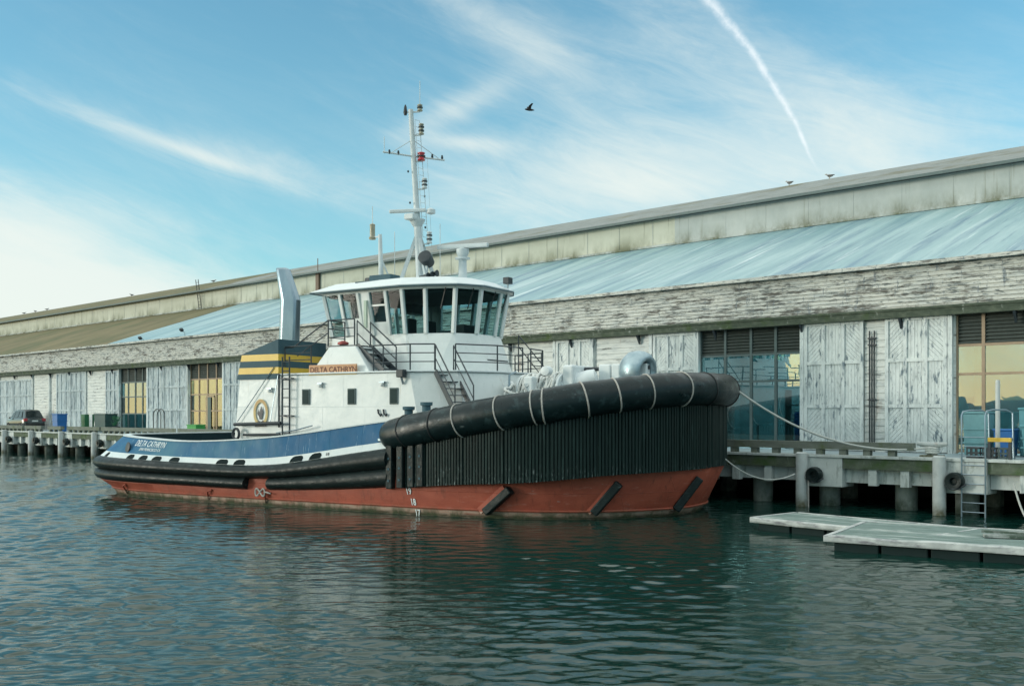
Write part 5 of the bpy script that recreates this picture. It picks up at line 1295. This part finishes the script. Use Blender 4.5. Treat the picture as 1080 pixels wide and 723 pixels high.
    # lamp on the port front brim
    lp_ = MB().box(3.72,3.98,.85,1.15,8.02,8.26).build('deck_light', m_dark, TUG, bevel=.02); MB().bar((3.85,1.0,7.8),(3.85,1.0,8.02),.05,.05).build('bracket', m_mast, lp_)
build_mast()

# mooring ropes
bow = tw(12.35, .9, 4.15); cl = pw(-11.98, N0+.62, ZD+.32)
o = MB().tube(sag(bow, cl, .75), .034, 8).build('mooring_rope', m_rope, smooth=True); tag(o, 'thick pale mooring rope from the bow fender to the pier cleat', 'rope', 'ropes between tug and pier')
o = MB().tube(sag(tw(12.15,.9,1.75), pw(-16.15, N0-.5, 1.12), .42), .022, 7).build('mooring_rope', m_rope, smooth=True); tag(o, 'thin slack rope drooping from the bow to the white pipe pile', 'rope', 'ropes between tug and pier')
o = MB().tube([pw(-15.68,N0-.45,1.1), pw(-15.67,N0-.47,.4), pw(-15.66,N0-.48,-.1)], .025, 6).build('hanging_line', m_lash, smooth=True); tag(o, 'thin line hanging straight down beside the white pipe pile', 'rope')
o = MB().tube(sag(pw(-9.2,N0-.2,1.1), pw(-8.0,N0-.6,.9), 1.1), .03, 7).build('hanging_line', m_rope, smooth=True); tag(o, 'slack rope loop hanging off the pier at the right edge', 'rope')

# gulls
def make_gull():
    t = thing('gull', '', 'bird', (0,0,0), 0)
    b = MB(); prof = [(-.24,.03,.02),(-.15,.07,.0),(0,.10,0),(.10,.095,.02),(.17,.06,.07),(.22,.058,.11),(.26,.045,.12),(.285,.02,.115)]
    b.loft([[(x, r*math.cos(a), .17+dz+r*math.sin(a)) for a in np.linspace(0, 2*PI, 13)[:-1]] for x, r, dz in prof], cap=True); b.build('body', m_gull, t, smooth=True, ang=80)
    for sg_ in (-1,1):
        wg = MB().loft([[(.1,sg_*.09,.20),(.1,sg_*.105,.17),(.1,sg_*.09,.13)], [(-.1,sg_*.095,.20),(-.1,sg_*.11,.18),(-.1,sg_*.09,.15)], [(-.32,sg_*.03,.21),(-.32,sg_*.035,.20),(-.32,sg_*.03,.19)]], cap=True); wg.build('wing', m_gulld, t)
        MB().tube([(.02,sg_*.035,.10),(.02,sg_*.035,0)], .012, 5).build('leg', m_beak, t)
    MB().lathe([(.016,0),(.004,.06)], (.28,0,.285), 6, axis=0).build('beak', m_beak, t)
    return t
g0 = make_gull(); gz = 17.75
for i, (s, rz, lab) in enumerate(((-30.0,2.2,'gull on the shed ridge, left of the pair below the contrail'),(-27.3,2.4,'gull on the shed ridge, right of the pair below the contrail'),
        (-99,.4,'lone gull on the ridge right of the roof ladder'),(-118,3.0,'lone gull on the mossy ridge left of the roof ladder'),
        (-143,.2,'gull in the row on the far left ridge'),(-147,2.8,'gull in the row on the far left ridge'),(-151,.5,'gull in the row on the far left ridge'))):
    o = g0 if i == 0 else dup(g0)
    o.location = pw(s, NW+22, gz + (0 if s > -84 else -.04)); o.rotation_euler = (0,0,rz); tag(o, lab, 'bird', 'gulls resting on the shed ridge')
fb = thing('flying_bird', 'dark bird flying high in the open sky right of the mast', 'bird', (.70, 40, 15.4), R(200)); fb.scale = (.8,.8,.8)
b = MB(); b.loft([[(x, r*math.cos(a), r*math.sin(a)) for a in np.linspace(0, 2*PI, 11)[:-1]] for x, r in ((-.26,.015),(-.14,.05),(.02,.065),(.14,.05),(.2,.04),(.25,.012))], cap=True); b.build('body', m_gulld, fb, smooth=True)
for sg_ in (-1,1):
    wg = MB(); wg.loft([[(.10,0,.02),(-.07,0,.02),(-.07,0,.0),(.1,0,.0)], [(.09,sg_*.14,.15),(-.06,sg_*.14,.15),(-.06,sg_*.14,.14),(.09,sg_*.14,.14)], [(.0,sg_*.30,.24),(-.09,sg_*.30,.24),(-.09,sg_*.30,.235),(.0,sg_*.3,.235)]], cap=True); wg.build('wing', m_gulld, fb)
